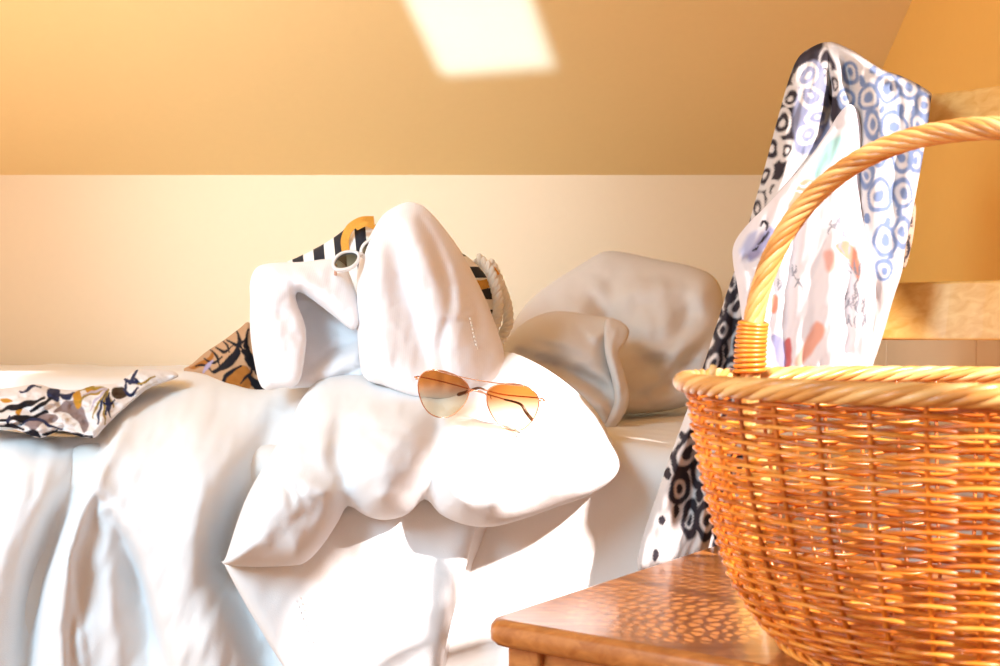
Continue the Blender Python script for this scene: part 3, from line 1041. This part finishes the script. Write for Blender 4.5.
pr.blob([(113,388),(122,386),(127,395),(120,400),(114,397)], (0.06, 0.035, 0.02))
c = (108, 388)
for ex, ey, w_, cl in ((78,392,2.6,OLV),(80,402,2.8,OLV),(90,410,2.6,LIL),(94,418,2.6,OLV),(98,424,2.6,NVY),(104,424,2.4,OLV),(110,418,2.6,NVY),(84,397,2,LIL),(112,408,2.6,OLV)):
    pr.stroke([(ex, ey), ((ex+c[0])/2-1, (ey+c[1])/2-3), c], w_, cl)
for pts, w_ in (([(20,392),(32,388),(40,387)], 3), ([(0,410),(14,408),(30,404),(44,398)], 4), ([(30,412),(44,404),(50,398)], 3.5), ([(0,422),(14,418),(30,419),(46,412)], 4.5), ([(8,416),(8,424)], 3),
                ([(0,428),(12,426),(24,430)], 3.5), ([(24,434),(34,432),(40,438)], 4.5), ([(44,436),(52,432),(56,430)], 4), ([(60,432),(68,434),(78,436),(92,436)], 3.5), ([(20,424),(32,420),(48,424),(62,428)], 3),
                ([(122,378),(130,382),(138,384)], 3), ([(130,384),(134,376),(137,371)], 3), ([(124,390),(130,394),(138,388)], 3), ([(126,382),(126,392)], 2.5), ([(134,380),(140,384)], 3), ([(60,395),(68,398),(74,394)], 2.6),
                ([(100,400),(108,404),(114,400)], 2.4), ([(110,392),(108,404),(106,414)], 2.5), ([(-30,400),(-20,410),(-8,404)], 3), ([(-30,420),(-16,418),(-4,424)], 3.5)):
    pr.stroke(pts, w_*1.35, NVY if w_ < 3.5 else BLK)
pr.stroke([(138,384),(146,380),(154,376)], 3, OLV)
mb = MB()
poly = [(-40,400),(-15,390),(10,388),(36,384),(52,388),(75,390),(96,385),(116,383),(128,376),(136,370),(150,369),(172,371),(178,377),(160,384),(146,390),(132,402),(118,414),(104,428),(94,438),(78,436),(60,431),(40,438),(22,432),(5,427),(-20,428),(-40,424)]
dp = tps([(-40,395,1.79),(60,388,1.79),(136,374,1.83),(172,374,1.84),(110,410,1.70),(94,436,1.615),(40,436,1.615),(-30,428,1.63),(40,412,1.685),(120,395,1.755)])
folds = [ridge([(56,408),(70,404),(82,414),(88,430)], -0.016, 8, 6, 0.4), ridge([(60,400),(76,398),(92,402)], 0.018, 8, 8, 0.4), ridge([(20,424),(40,414),(58,418)], -0.014, 5, 6, 0.4), ridge([(0,408),(30,402),(50,396)], 0.014, 8, 8, 0.4),
         ridge([(108,390),(104,408),(96,430)], 0.012, 8, 8, 0.4), ridge([(30,430),(46,424),(64,424)], 0.012, 5, 5, 0.4), ridge([(116,384),(122,392),(130,396)], -0.012, 5, 5, 0.4), wrinkle(0.014, 20, 9, 91), wrinkle(0.005, 8, 5, 92)]
cloth(mb, poly, dp, 0.030, 0.03, 10, 1.1, folds, 4, color=pr)
o = mb.build('floral_dress', M['print'])
origin_to(o, P(60, 432, 1.75))
tag(o, 'crumpled white garment with navy and ochre floral print lying at the left on the duvet', 'garment')

# ------------------------------------------------------------------ aviator sunglasses on the duvet
av = tag(empty('sunglasses', P(478, 405, 1.49)), 'aviator sunglasses with brown gradient lenses lying on the white duvet', 'sunglasses')
GY = 1.525
ux = Vector((0.985, -0.19, -0.17)).normalized(); uz = Vector((0.02, 0.94, 0.30)); uz = (uz-ux*uz.dot(ux)).normalized(); uy = uz.cross(ux)
if uy.z < 0: uy = -uy
mm = GY/F
def lens_out(mir):
    p = [(-27,10),(-22,18),(-12,22.5),(2,22.5),(15,19),(24,12),(25,2),(22,-8),(14,-19),(3,-26),(-9,-26),(-18,-20),(-24,-10),(-27,0)]
    return [((-a if mir else a)*mm, b*mm) for a, b in spline(p, 4, True)]
cl, cr = P(444, 393, GY), P(511, 405, GY-0.017)
LO, RO = lens_out(False), lens_out(True)
mbf = MB()
for c_, o_ in ((cl, LO), (cr, RO)):
    pts = [c_ + ux*a + uy*b for a, b in o_]
    tube(mbf, pts, 0.00075, 8, closed=True)
tube(mbf, spline([cl+ux*(-14*mm)+uy*22.5*mm, cl+ux*(18*mm)+uy*20.5*mm-uz*0.002, cr+ux*(-18*mm)+uy*20.5*mm-uz*0.002, cr+ux*(12*mm)+uy*22.5*mm], 8), 0.0008, 8)
tube(mbf, spline([cl+ux*25*mm+uy*5*mm, cl+ux*30*mm+uy*9*mm-uz*0.002, cr-ux*30*mm+uy*9*mm-uz*0.002, cr-ux*25*mm+uy*5*mm], 8), 0.0008, 8)
for s, c_ in ((-1, cl), (1, cr)):      # end pieces with their hinge screws
    e0 = c_ + ux*(s*26.5*mm) + uy*10*mm
    tube(mbf, spline([e0, e0+ux*s*3*mm+uz*0.001, e0+ux*s*6*mm+uz*0.004], 5), 0.0011, 8)
    tube(mbf, [e0+ux*s*3*mm-uz*0.001, e0+ux*s*3*mm-uz*0.0022], 0.0011, 8)
mbf.build('frame', M['gold'], av)
for c_, o_ in ((cl, LO), (cr, RO)):
    m_ = MB(); disc(m_, [(a*0.99, b*0.99) for a, b in o_], c_, ux, uy, uz, 0.002)
    m_.build('lens', M['lens'], av)
for s, c_ in ((-1, cl), (1, cr)):
    m_ = MB()
    pc = c_ - ux*s*(21*mm) + uy*1*mm + uz*0.004
    V = []
    tube(m_, spline([c_-ux*s*24*mm+uy*6*mm, c_-ux*s*23*mm+uy*5*mm+uz*0.004, pc], 4), 0.0005, 6)
    m_.build('nose_pad_arm', M['gold'], av)
# folded temples behind the lenses
for s, c_, e_, tipd in ((-1, cl, P(533, 421, GY-0.005), P(520,404,GY-0.004)), (1, cr, P(457, 395, GY+0.012), P(478,388,GY+0.012))):
    m_ = MB()
    e0 = c_ + ux*(s*32*mm) + uy*10*mm + uz*0.004
    mid = c_ + ux*(-s*10*mm) + uy*(8 if s < 0 else 6)*mm + uz*(0.008 if s < 0 else 0.011)
    path = spline([e0, e0 - ux*s*6*mm + uz*0.004, mid, tipd], 8)
    tube(m_, path, 0.0009, 8)
    tm = m_.build('temple', M['gold'], av)
    m2 = MB()
    pt = spline([tipd + (tipd-mid)*-0.25, tipd, (tipd+e_)/2 - uz*0.001, e_], 6)
    tube(m2, pt, np.r_[np.linspace(0.0012, 0.0024, len(pt)-2), 0.0023, 0.0012], 8)
    m2.build('temple_tip', M['tortoise'], tm)

# ------------------------------------------------------------------ chair
ZS = 0.45
A = Vector((-0.016, 1.138)); Fd = Vector((0.8, -0.6)); Ld = Vector((0.57, 0.82))
BL = A + Ld*0.50; BR = BL + Fd*0.42; FR = A + Fd*0.52
PL = A + Ld*0.455; PR = PL + Fd*0.40
chair = tag(empty('chair', (0.28, 1.2, 0)), 'wooden ladder-back chair by the bed, wicker basket on its seat', 'chair')
def rounded(poly, r, n=6):
    out = []
    m = len(poly)
    for i in range(m):
        p0, p1, p2 = poly[i-1], poly[i], poly[(i+1) % m]
        d0, d2 = (p0-p1).normalized(), (p2-p1).normalized()
        a, b = p1+d0*r, p1+d2*r
        for k in range(n+1):
            t = k/n
            out.append(a*(1-t)**2 + p1*2*t*(1-t) + b*t*t)
    return out
mb = MB()
outl = rounded([A, FR, BR, BL], 0.02)
cen = sum(outl, Vector((0, 0)))/len(outl)
prof = [(-0.014, ZS-0.024), (-0.006, ZS-0.0235), (-0.001, ZS-0.019), (0, ZS-0.012), (-0.001, ZS-0.006), (-0.005, ZS-0.0015), (-0.012, ZS)]
V, Fc = [], []
n = len(outl)
for off, z in prof:
    for p in outl:
        d = (p-cen).normalized()
        q = p + d*off
        V.append((q.x, q.y, z))
for j in range(len(prof)-1):
    for i in range(n):
        k = (i+1) % n
        Fc.append((j*n+i, j*n+k, (j+1)*n+k, (j+1)*n+i))
Fc.append(tuple(range(n))[::-1]); Fc.append(tuple((len(prof)-1)*n+i for i in range(n)))
mb.add(V, Fc)
so = mb.build('seat', M['seat'], chair, smooth=True)
so.data.polygons[-1].use_smooth = False; so.data.polygons[-2].use_smooth = False
def v3(p, z): return Vector((p.x, p.y, z))
inn = [A + (Fd+Ld).normalized()*0.048, FR + (-Fd+Ld).normalized()*0.048]
for p in inn:
    mb = MB(); beam(mb, v3(p, ZS-0.022), v3(p, 0.0), (Fd.x, Fd.y, 0), 0.036, 0.036)
    mb.build('front_leg', M['seat'], chair, smooth=False, bevel=0.004)
LEAN = Vector((0.108, 0.125))
ZT = H + 0.330
postL0, postR0 = PL - Ld*0.022 + Fd*0.070, PR - Ld*0.022 - Fd*0.012
def post_at(p, z):
    k = max(0, (z-ZS)/(ZT-ZS))
    return v3(p + LEAN*k, z)
for p in (postL0, postR0):
    mb = MB()
    q = [v3(p+Ld*0.03, 0.0), v3(p, ZS), post_at(p, (ZS+ZT)/2), post_at(p, ZT)]
    for a, b in zip(q[:-1], q[1:]):
        beam(mb, a, b, (Fd.x, Fd.y, 0), 0.032, 0.030)
    mb.build('back_post', M['slat'], chair, smooth=False, bevel=0.005)
def slat(z0, z1):
    mb = MB()
    V, Fc = [], []
    for k in range(9):
        t = k/8
        bow = 0.012*math.sin(math.pi*t)
        for z, tz in ((z0,0),(z1,0)):
            a, b = post_at(postL0, z), post_at(postR0, z)
            p = a.lerp(b, t) + Vector((0.6, 0.8, 0))*bow
            for s in (-1, 1):
                V.append(p + Vector((0.6, 0.8, 0))*0.008*s)
    for k in range(8):
        a, b = k*4, k*4+4
        Fc += [(a, a+2, b+2, b), (a+1, b+1, b+3, a+3), (a, b, b+1, a+1), (a+2, a+3, b+3, b+2)]
    Fc += [(0,1,3,2), (32,34,35,33)]
    mb.add(V, Fc).build('back_slat', M['slat'], chair, smooth=False, bevel=0.003)
slat(H+0.228, H+0.283)
slat(H-0.008, H+0.058)
for a, b in ((inn[0], inn[1]), (inn[0], postL0), (inn[1], postR0), (postL0, postR0)):
    mb = MB(); beam(mb, v3(a, ZS-0.054), v3(b, ZS-0.054), (0,0,1), 0.062, 0.02)
    mb.build('apron', M['seat'], chair, smooth=False, bevel=0.002)
mb = MB(); beam(mb, v3(inn[0], 0.18), v3(postL0+Ld*0.018, 0.18), (0,0,1), 0.03, 0.018); mb.build('stretcher', M['seat'], chair, smooth=False)
mb = MB(); beam(mb, v3(inn[1], 0.18), v3(postR0+Ld*0.018, 0.18), (0,0,1), 0.03, 0.018); mb.build('stretcher', M['seat'], chair, smooth=False)

# ------------------------------------------------------------------ wicker basket
BC = Vector((0.365, 1.00))
ZB = ZS + 0.002
ZR = H - 0.040
basket = tag(empty('basket', (BC.x, BC.y, ZS)), 'round honey-coloured wicker basket with arched handle on the chair seat', 'basket')
rng = random.Random(4)
PROF = np.array([(0.0, 0.112), (0.006, 0.128), (0.018, 0.148), (0.036, 0.163), (0.06, 0.177), (0.09, 0.187), (0.13, 0.197), (0.17, 0.205), (0.225, 0.213)])
def rad(h): return np.interp(h, PROF[:, 0], PROF[:, 1])
NS = 36
hs_r = []
hh = 0.004
while hh < ZR - ZB - 0.008:
    hs_r.append(hh)
    hh += 0.0030 if hh < 0.03 else 0.0043
mb = MB()
SEG = NS*8
ph = np.linspace(0, 2*math.pi, SEG, endpoint=False)
for r_i, h in enumerate(hs_r):
    s = 1 if r_i % 2 else -1
    jit = rng.uniform(-0.0004, 0.0004)
    sq = np.sin(ph*NS/2)
    rr = rad(h) + s*0.0036*np.sign(sq)*np.abs(sq)**0.75
    zz = ZB + h + jit + 0.0005*np.sin(ph*3 + r_i) + s*(0.0014 if h > 0.05 else 0.0009)*sq
    pts = np.c_[BC.x + rr*np.cos(ph), BC.y + rr*np.sin(ph), zz]
    tube(mb, pts, 0.00165, 6, closed=True, tone=rng.uniform(0.0, 0.5))
# stakes
for k in range(NS):
    a = (k+0.5)*2*math.pi/NS
    hh_ = np.linspace(0.0, ZR-ZB, 24)
    rr = rad(hh_)
    tube(mb, np.c_[BC.x + rr*math.cos(a), BC.y + rr*math.sin(a), ZB + hh_], 0.0019, 6, tone=rng.uniform(0.0, 0.4))
mb.build('woven_wall', M['wicker'], basket)
# three-rod waling bands low on the wall
mb = MB()
for h0 in (0.010,):
    for s in range(3):
        p2 = np.linspace(0, 2*math.pi, SEG, endpoint=False)
        rr = rad(h0) + 0.0034 + 0.0032*np.sin(p2*NS/2*4/3.0*0.75 + s*2*math.pi/3)
        zz = ZB + h0 + 0.0034*np.cos(p2*NS/2 + s*2*math.pi/3)
        tube(mb, np.c_[BC.x + rr*np.cos(p2), BC.y + rr*np.sin(p2), zz], 0.0021, 6, closed=True, tone=rng.uniform(0.2, 0.6))
mb.build('waling', M['wicker'], basket)
# base: rods woven across
mb = MB()
for k in range(24):
    rr = 0.006 + k*0.0046
    p2 = np.linspace(0, 2*math.pi, 96, endpoint=False)
    sgn = 1 if k % 2 else -1
    tube(mb, np.c_[BC.x + rr*np.cos(p2), BC.y + rr*np.sin(p2), ZB + 0.004 + sgn*0.0012*np.sin(p2*8)], 0.0022, 6, closed=True, tone=rng.uniform(0.1, 0.5))
for k in range(8):
    a = k*math.pi/8
    tube(mb, [(BC.x-0.113*math.cos(a), BC.y-0.113*math.sin(a), ZB+0.004), (BC.x, BC.y, ZB+0.004), (BC.x+0.113*math.cos(a), BC.y+0.113*math.sin(a), ZB+0.004)], 0.0022, 6, tone=0.3)
mb.build('base', M['wicker'], basket)
# rolled border
mb = MB()
for s in range(6):
    p2 = np.linspace(0, 2*math.pi, 420, endpoint=False)
    phs = p2*13 + s*2*math.pi/6
    rr = rad(ZR-ZB) + 0.003 + 0.0062*np.cos(phs)
    zz = ZR + 0.0048*np.sin(phs)
    tube(mb, np.c_[BC.x + rr*np.cos(p2), BC.y + rr*np.sin(p2), zz], 0.0036, 8, closed=True, tone=rng.uniform(0.15, 0.6))
for k in range(NS):      # cut ends of stakes that stand up out of the border
    if k in (19, 27):
        a = (k+0.5)*2*math.pi/NS
        r0 = rad(ZR-ZB)
        p = Vector((BC.x+r0*math.cos(a), BC.y+r0*math.sin(a), ZR))
        tube(mb, [p, p+Vector((0, 0, 0.009)), p+Vector((0.001, 0, 0.016))], [0.003, 0.003, 0.0026], 7, tone=0.6)
mb.build('rim', M['rim_wicker'], basket)
# arched handle, twisted rods
ROOT = P(757, 366, 1.135)
hd = Vector((ROOT.x-BC.x, ROOT.y-BC.y)).normalized()
hr = 0.203
aL, aR = BC + hd*hr, BC - hd*hr
ZH = H + 0.162
arch = []
for k in range(0, 25):
    a = math.pi*k/24
    cx = math.cos(a)
    cx = math.copysign(abs(cx)**0.92, cx)
    q = BC + hd*(hr*0.97*cx)
    arch.append((q.x, q.y, ZR-0.01 + (ZH-ZR+0.01)*math.sin(a)**0.85))
arch = [(aL.x, aL.y, ZR-0.06)] + arch + [(aR.x, aR.y, ZR-0.06)]
mb = MB()
rope_path(mb, arch, 0.0060, 0.0036, 8, 7.0, 10, 7, (0.1, 0.6), rng)
tube(mb, spline(arch, 6), 0.0055, 8, tone=0.3)
hn = mb.build('handle', M['rim_wicker'], basket)
for q in (arch[:7], arch[::-1][:7]):
    sp = spline(q, 12)
    sp = sp[(sp[:, 2] > ZR+0.002) & (sp[:, 2] < ZR+0.052)]
    t, N, B = frames(sp)
    turns = 11
    m_ = 22*turns
    i = np.linspace(0, len(sp)-1, m_)
    pts = np.c_[[np.interp(i, np.arange(len(sp)), sp[:, k]) for k in range(3)]].T
    Ni = np.c_[[np.interp(i, np.arange(len(sp)), N[:, k]) for k in range(3)]].T
    Bi = np.c_[[np.interp(i, np.arange(len(sp)), B[:, k]) for k in range(3)]].T
    an = np.linspace(0, 2*math.pi*turns, m_)
    R0 = np.linspace(0.0135, 0.0122, m_)[:, None]
    mb = MB()
    tube(mb, pts + R0*(np.cos(an)[:, None]*Ni + np.sin(an)[:, None]*Bi), 0.0021, 6, tone=0.35)
    tube(mb, sp, 0.0118, 10, tone=0.1)
    mb.build('handle_binding', M['wicker'], hn)

# ------------------------------------------------------------------ ring-print shawl over the chair post
BASE = (0.62, 0.57, 0.55); BLU = (0.17, 0.22, 0.36); DRK = (0.035, 0.028, 0.035)
pr = Print(BASE, 4.0, 16, 6)
# dark ground along the left fold, pale rings on it
pr.blob([(822,44),(800,56),(786,84),(770,140),(752,200),(740,250),(752,250),(768,200),(786,168),(800,130),(812,90)], DRK, 2)
pr.blob([(826,50),(836,66),(840,92),(846,120),(834,126),(828,100),(820,70)], DRK, 2)
for cx, cy, rx, ry, ro in ((802,78,8,11,20),(792,98,8,9,10),(782,122,8,12,25),(773,148,8,13,20),(764,176,7,13,15),(786,150,6,10,20),(757,208,6,12,15),(774,190,6,9,20),(826,72,5,9,0),(834,84,5,10,0)):
    pr.ring(cx, cy, rx, ry, ro, 3.4, BASE, 0.36, 1.2)
pr.blob([(802,66),(822,64),(828,100),(828,150),(806,156),(792,140),(798,100)], (0.24, 0.25, 0.36), 3)
for cx, cy, rx, ry, ro in ((806,76,9,12,20),(811,96,10,10,-10),(817,116,11,8,-20),(808,134,11,8,-20)):
    pr.ring(cx, cy, rx, ry, ro, 3.6, BASE, 0.3)
for cx, cy, rx, ry, ro in ((868,96,8,11,15),(888,88,9,12,-25),(908,86,10,13,-20),(924,104,7,10,-10),(894,128,11,14,-10),(920,128,7,13,0),(872,124,6,12,0),(902,158,9,11,-10),(878,152,7,12,5),
                           (880,196,9,14,5),(902,192,8,13,5),(866,176,5,10,0),(885,240,9,13,5),(902,232,7,12,5),(884,270,6,9,0),(850,72,7,8,-20),(846,98,6,9,0),(916,160,6,10,0)):
    pr.ring(cx, cy, rx*1.12, ry*1.1, ro, 3.6, BLU, 0.42, 1.4)
for cx, cy in ((900,110),(882,108),(908,142),(888,222),(868,218),(900,212),(890,255),(862,80),(874,70),(914,112)):
    pr.blob([(cx-2.4,cy-4),(cx+2.4,cy-4),(cx+2.8,cy+4),(cx-2.4,cy+4)], BLU)
# lower left tail
for cx, cy, rx, ry, ro in ((732,282,6,14,12),(737,306,9,13,5),(724,330,6,12,20),(744,345,7,14,0),(712,362,7,14,20),(733,372,7,12,10),(702,396,8,12,25),(718,408,8,14,20),(688,452,10,18,25),(704,470,9,14,15),(680,488,8,12,10),
                           (712,430,6,10,15),(726,450,7,12,10),(708,520,8,16,8),(724,530,6,14,8),(690,520,6,14,8),(722,490,8,12,10),(740,470,7,14,0)):
    pr.ring(cx, cy, rx*1.1, ry*1.15, ro, 4.6, DRK, 0.4, 1.2)
for cx, cy, a_, b_ in ((741,292,3,7),(720,312,4,6),(716,346,4,6),(728,350,3,8),(706,378,3,6),(682,435,4,6),(667,474,5,6),(672,458,2.5,9),(655,556,3,7),(664,520,4,6),(696,430,4,7),(676,510,3,9),(700,496,4,9),(716,548,4,7)):
    pr.blob([(cx-a_,cy),(cx,cy-b_),(cx+a_,cy),(cx,cy+b_)], DRK)
mb = MB()
# left fall: over the post and down beside the seat
poly = [(828,42),(812,47),(798,58),(788,82),(776,125),(764,170),(752,212),(743,244),(736,266),(727,292),(716,326),(706,358),(694,392),(682,424),(668,462),(655,500),(643,536),(637,564),(645,573),(668,568),(700,562),(732,554),
        (748,520),(756,470),(762,410),(768,350),(782,290),(798,230),(816,180),(836,140),(850,110),(850,70),(842,50)]
dp = tps([(828,44,1.545),(788,82,1.54),(840,110,1.50),(752,212,1.53),(800,220,1.475),(716,326,1.54),(770,330,1.485),(682,424,1.545),(750,430,1.50),(640,560,1.55),(735,552,1.57),(690,490,1.55)])
folds = [ridge([(826,48),(808,100),(790,160),(772,220),(752,280)], 0.018, 12, 12, 0.3), ridge([(838,60),(832,100),(818,150)], -0.022, 6, 7, 0.3), ridge([(790,84),(776,140),(757,206)], -0.012, 6, 8, 0.3),
         ridge([(740,272),(732,330),(722,380),(700,440),(690,520)], -0.020, 6, 7, 0.3), ridge([(730,290),(716,350),(690,420),(668,490),(655,556)], 0.014, 9, 9, 0.3), ridge([(752,300),(744,360),(722,430),(706,500),(700,556)], 0.016, 9, 9, 0.3),
         ridge([(712,440),(716,490),(714,556)], -0.016, 5, 6, 0.3), wrinkle(0.007, 11, 38, 101, 0.3)]
cloth(mb, poly, dp, 0.022, 0.02, 12, 1.7, folds, 4, color=pr)
# right fall: over the top slat
poly = [(828,42),(846,47),(862,56),(882,69),(906,78),(930,92),(931,100),(926,138),(919,178),(912,215),(905,250),(902,272),(893,300),(884,332),(874,362),(866,378),(820,384),(780,384),(766,376),(768,340),(784,270),(804,200),(826,140),(832,90),(824,58)]
dp = tps([(828,44,1.525),(880,70,1.46),(930,94,1.415),(840,120,1.475),(920,180,1.39),(800,230,1.455),(900,270,1.37),(780,370,1.44),(870,370,1.36)])
folds = [ridge([(836,52),(852,76),(858,120),(856,180),(852,250),(850,330)], -0.016, 5, 8, 0.3), ridge([(866,64),(880,120),(876,200),(870,280)], 0.012, 12, 12, 0.3), ridge([(845,60),(850,84),(850,96)], -0.012, 3, 4, 0.4),
         ridge([(852,50),(880,72),(910,84)], 0.008, 5, 6, 0.4), ridge([(900,100),(896,180),(888,260)], -0.008, 6, 10, 0.3), wrinkle(0.005, 12, 48, 102, 0.15)]
cloth(mb, poly, dp, 0.018, 0.016, 10, 1.7, folds, 4, color=pr)
# inner fold showing behind, at its right edge
poly = [(904,200),(912,198),(916,208),(914,232),(910,252),(905,268),(898,262),(900,230)]
pr2 = Print((0.50, 0.36, 0.26), 1.5, 8, 3)
for pts in ([(914,202),(910,214),(912,226)], [(906,212),(908,224),(904,236)], [(910,236),(908,250),(904,262)]):
    pr2.stroke(pts, 4, DRK)
cloth(mb, poly, 1.405, 0.006, 0.006, 5, 1.7, [wrinkle(0.003, 8, 12, 104)], 4, color=pr2)
shawl = mb.build('shawl', M['print'])
origin_to(shawl, P(800, 380, 1.5))
tag(shawl, 'long shawl with blue ring print draped over the chair post and hanging beside the seat', 'shawl')

# ------------------------------------------------------------------ white printed scarf in front of it
COR = (0.74, 0.30, 0.20); TEAL = (0.42, 0.68, 0.65); INK = (0.30, 0.30, 0.34); VIO = (0.32, 0.31, 0.48); WSC = (0.80, 0.76, 0.78)
pr = Print(WSC, 1.8, 10, 8)
pr.blob([(806,168),(816,152),(830,140),(842,136),(842,150),(832,164),(818,178),(808,182)], TEAL, 5)
pr.blob([(800,182),(808,178),(816,186),(808,204),(796,222),(784,238),(778,232),(786,214),(792,196)], COR, 3)
pr.blob([(836,246),(846,240),(856,250),(860,268),(858,282),(850,264),(842,256)], COR, 2)
pr.blob([(824,252),(834,252),(836,268),(828,272)], (0.78, 0.45, 0.38), 4)
pr.blob([(816,322),(826,330),(812,352),(800,368),(794,362),(806,340)], (0.78, 0.40, 0.30), 3)
pr.blob([(772,294),(778,298),(777,312),(771,310)], COR, 2)
pr.blob([(784,344),(790,338),(792,356),(788,374),(782,366)], (0.62, 0.16, 0.16), 2)
pr.blob([(771,336),(783,338),(786,356),(784,374),(778,364)], VIO, 2)
pr.blob([(746,252),(756,240),(768,228),(776,230),(770,244),(758,256),(750,262)], VIO, 4)
pr.blob([(740,248),(748,236),(758,232),(752,246),(744,258)], (0.48, 0.50, 0.68), 4)
pr.stroke([(760,226),(764,222),(768,225),(766,230)], 3.5, DRK)
pr.stroke([(758,244),(764,238),(768,232)], 3, DRK)
pr.stroke([(752,250),(758,246)], 2.4, DRK)
rr_ = random.Random(12)
for x0, y0, n_, ww in ((829,208,9,18),(840,226,6,10),(841,256,16,22),(846,290,16,20),(792,262,4,10),(776,270,3,8)):
    for k in range(n_):
        a, b = x0 + rr_.uniform(0, ww), y0 + rr_.uniform(0, 36 if n_ > 10 else 18)
        pr.stroke([(a, b), (a+rr_.uniform(-3, 3), b+rr_.uniform(3, 6)), (a+rr_.uniform(-4, 4), b+rr_.uniform(7, 12))], rr_.uniform(1.2, 2.2), INK)
for pts in ([(798,184),(804,186),(810,182)], [(796,190),(806,192)], [(800,196),(808,190)]):
    pr.stroke(pts, 2.0, (0.75, 0.70, 0.66))
mb = MB()
poly = [(850,104),(858,112),(862,140),(860,175),(862,215),(870,255),(876,295),(872,335),(864,380),(810,386),(758,382),(746,370),(743,330),(738,290),(733,262),(734,244),(746,226),(766,206),(786,184),(806,162),(826,134),(840,112)]
dp = tps([(850,106,1.462),(856,180,1.43),(870,260,1.36),(866,370,1.33),(800,190,1.44),(735,255,1.475),(746,370,1.42),(800,300,1.40)])
folds = [ridge([(852,112),(840,160),(836,220),(832,300),(828,370)], 0.012, 10, 12, 0.3), ridge([(838,126),(812,180),(796,240),(788,300),(786,370)], -0.012, 6, 8, 0.3), ridge([(800,178),(776,216),(764,250),(760,310)], 0.012, 9, 9, 0.3),
         ridge([(742,262),(752,258),(764,262)], -0.008, 4, 6, 0.4), ridge([(776,250),(772,300),(770,360)], -0.008, 5, 6, 0.3), ridge([(858,210),(850,270),(848,350)], -0.008, 5, 7, 0.3), wrinkle(0.005, 14, 40, 111, 0.3)]
cloth(mb, poly, dp, 0.02, 0.016, 11, 1.5, folds, 4, color=pr)
o = mb.build('scarf', M['sheer'])
origin_to(o, P(800, 384, 1.42))
tag(o, 'thin white scarf with coral, teal and grey print hanging in front of the ring-print shawl', 'scarf')
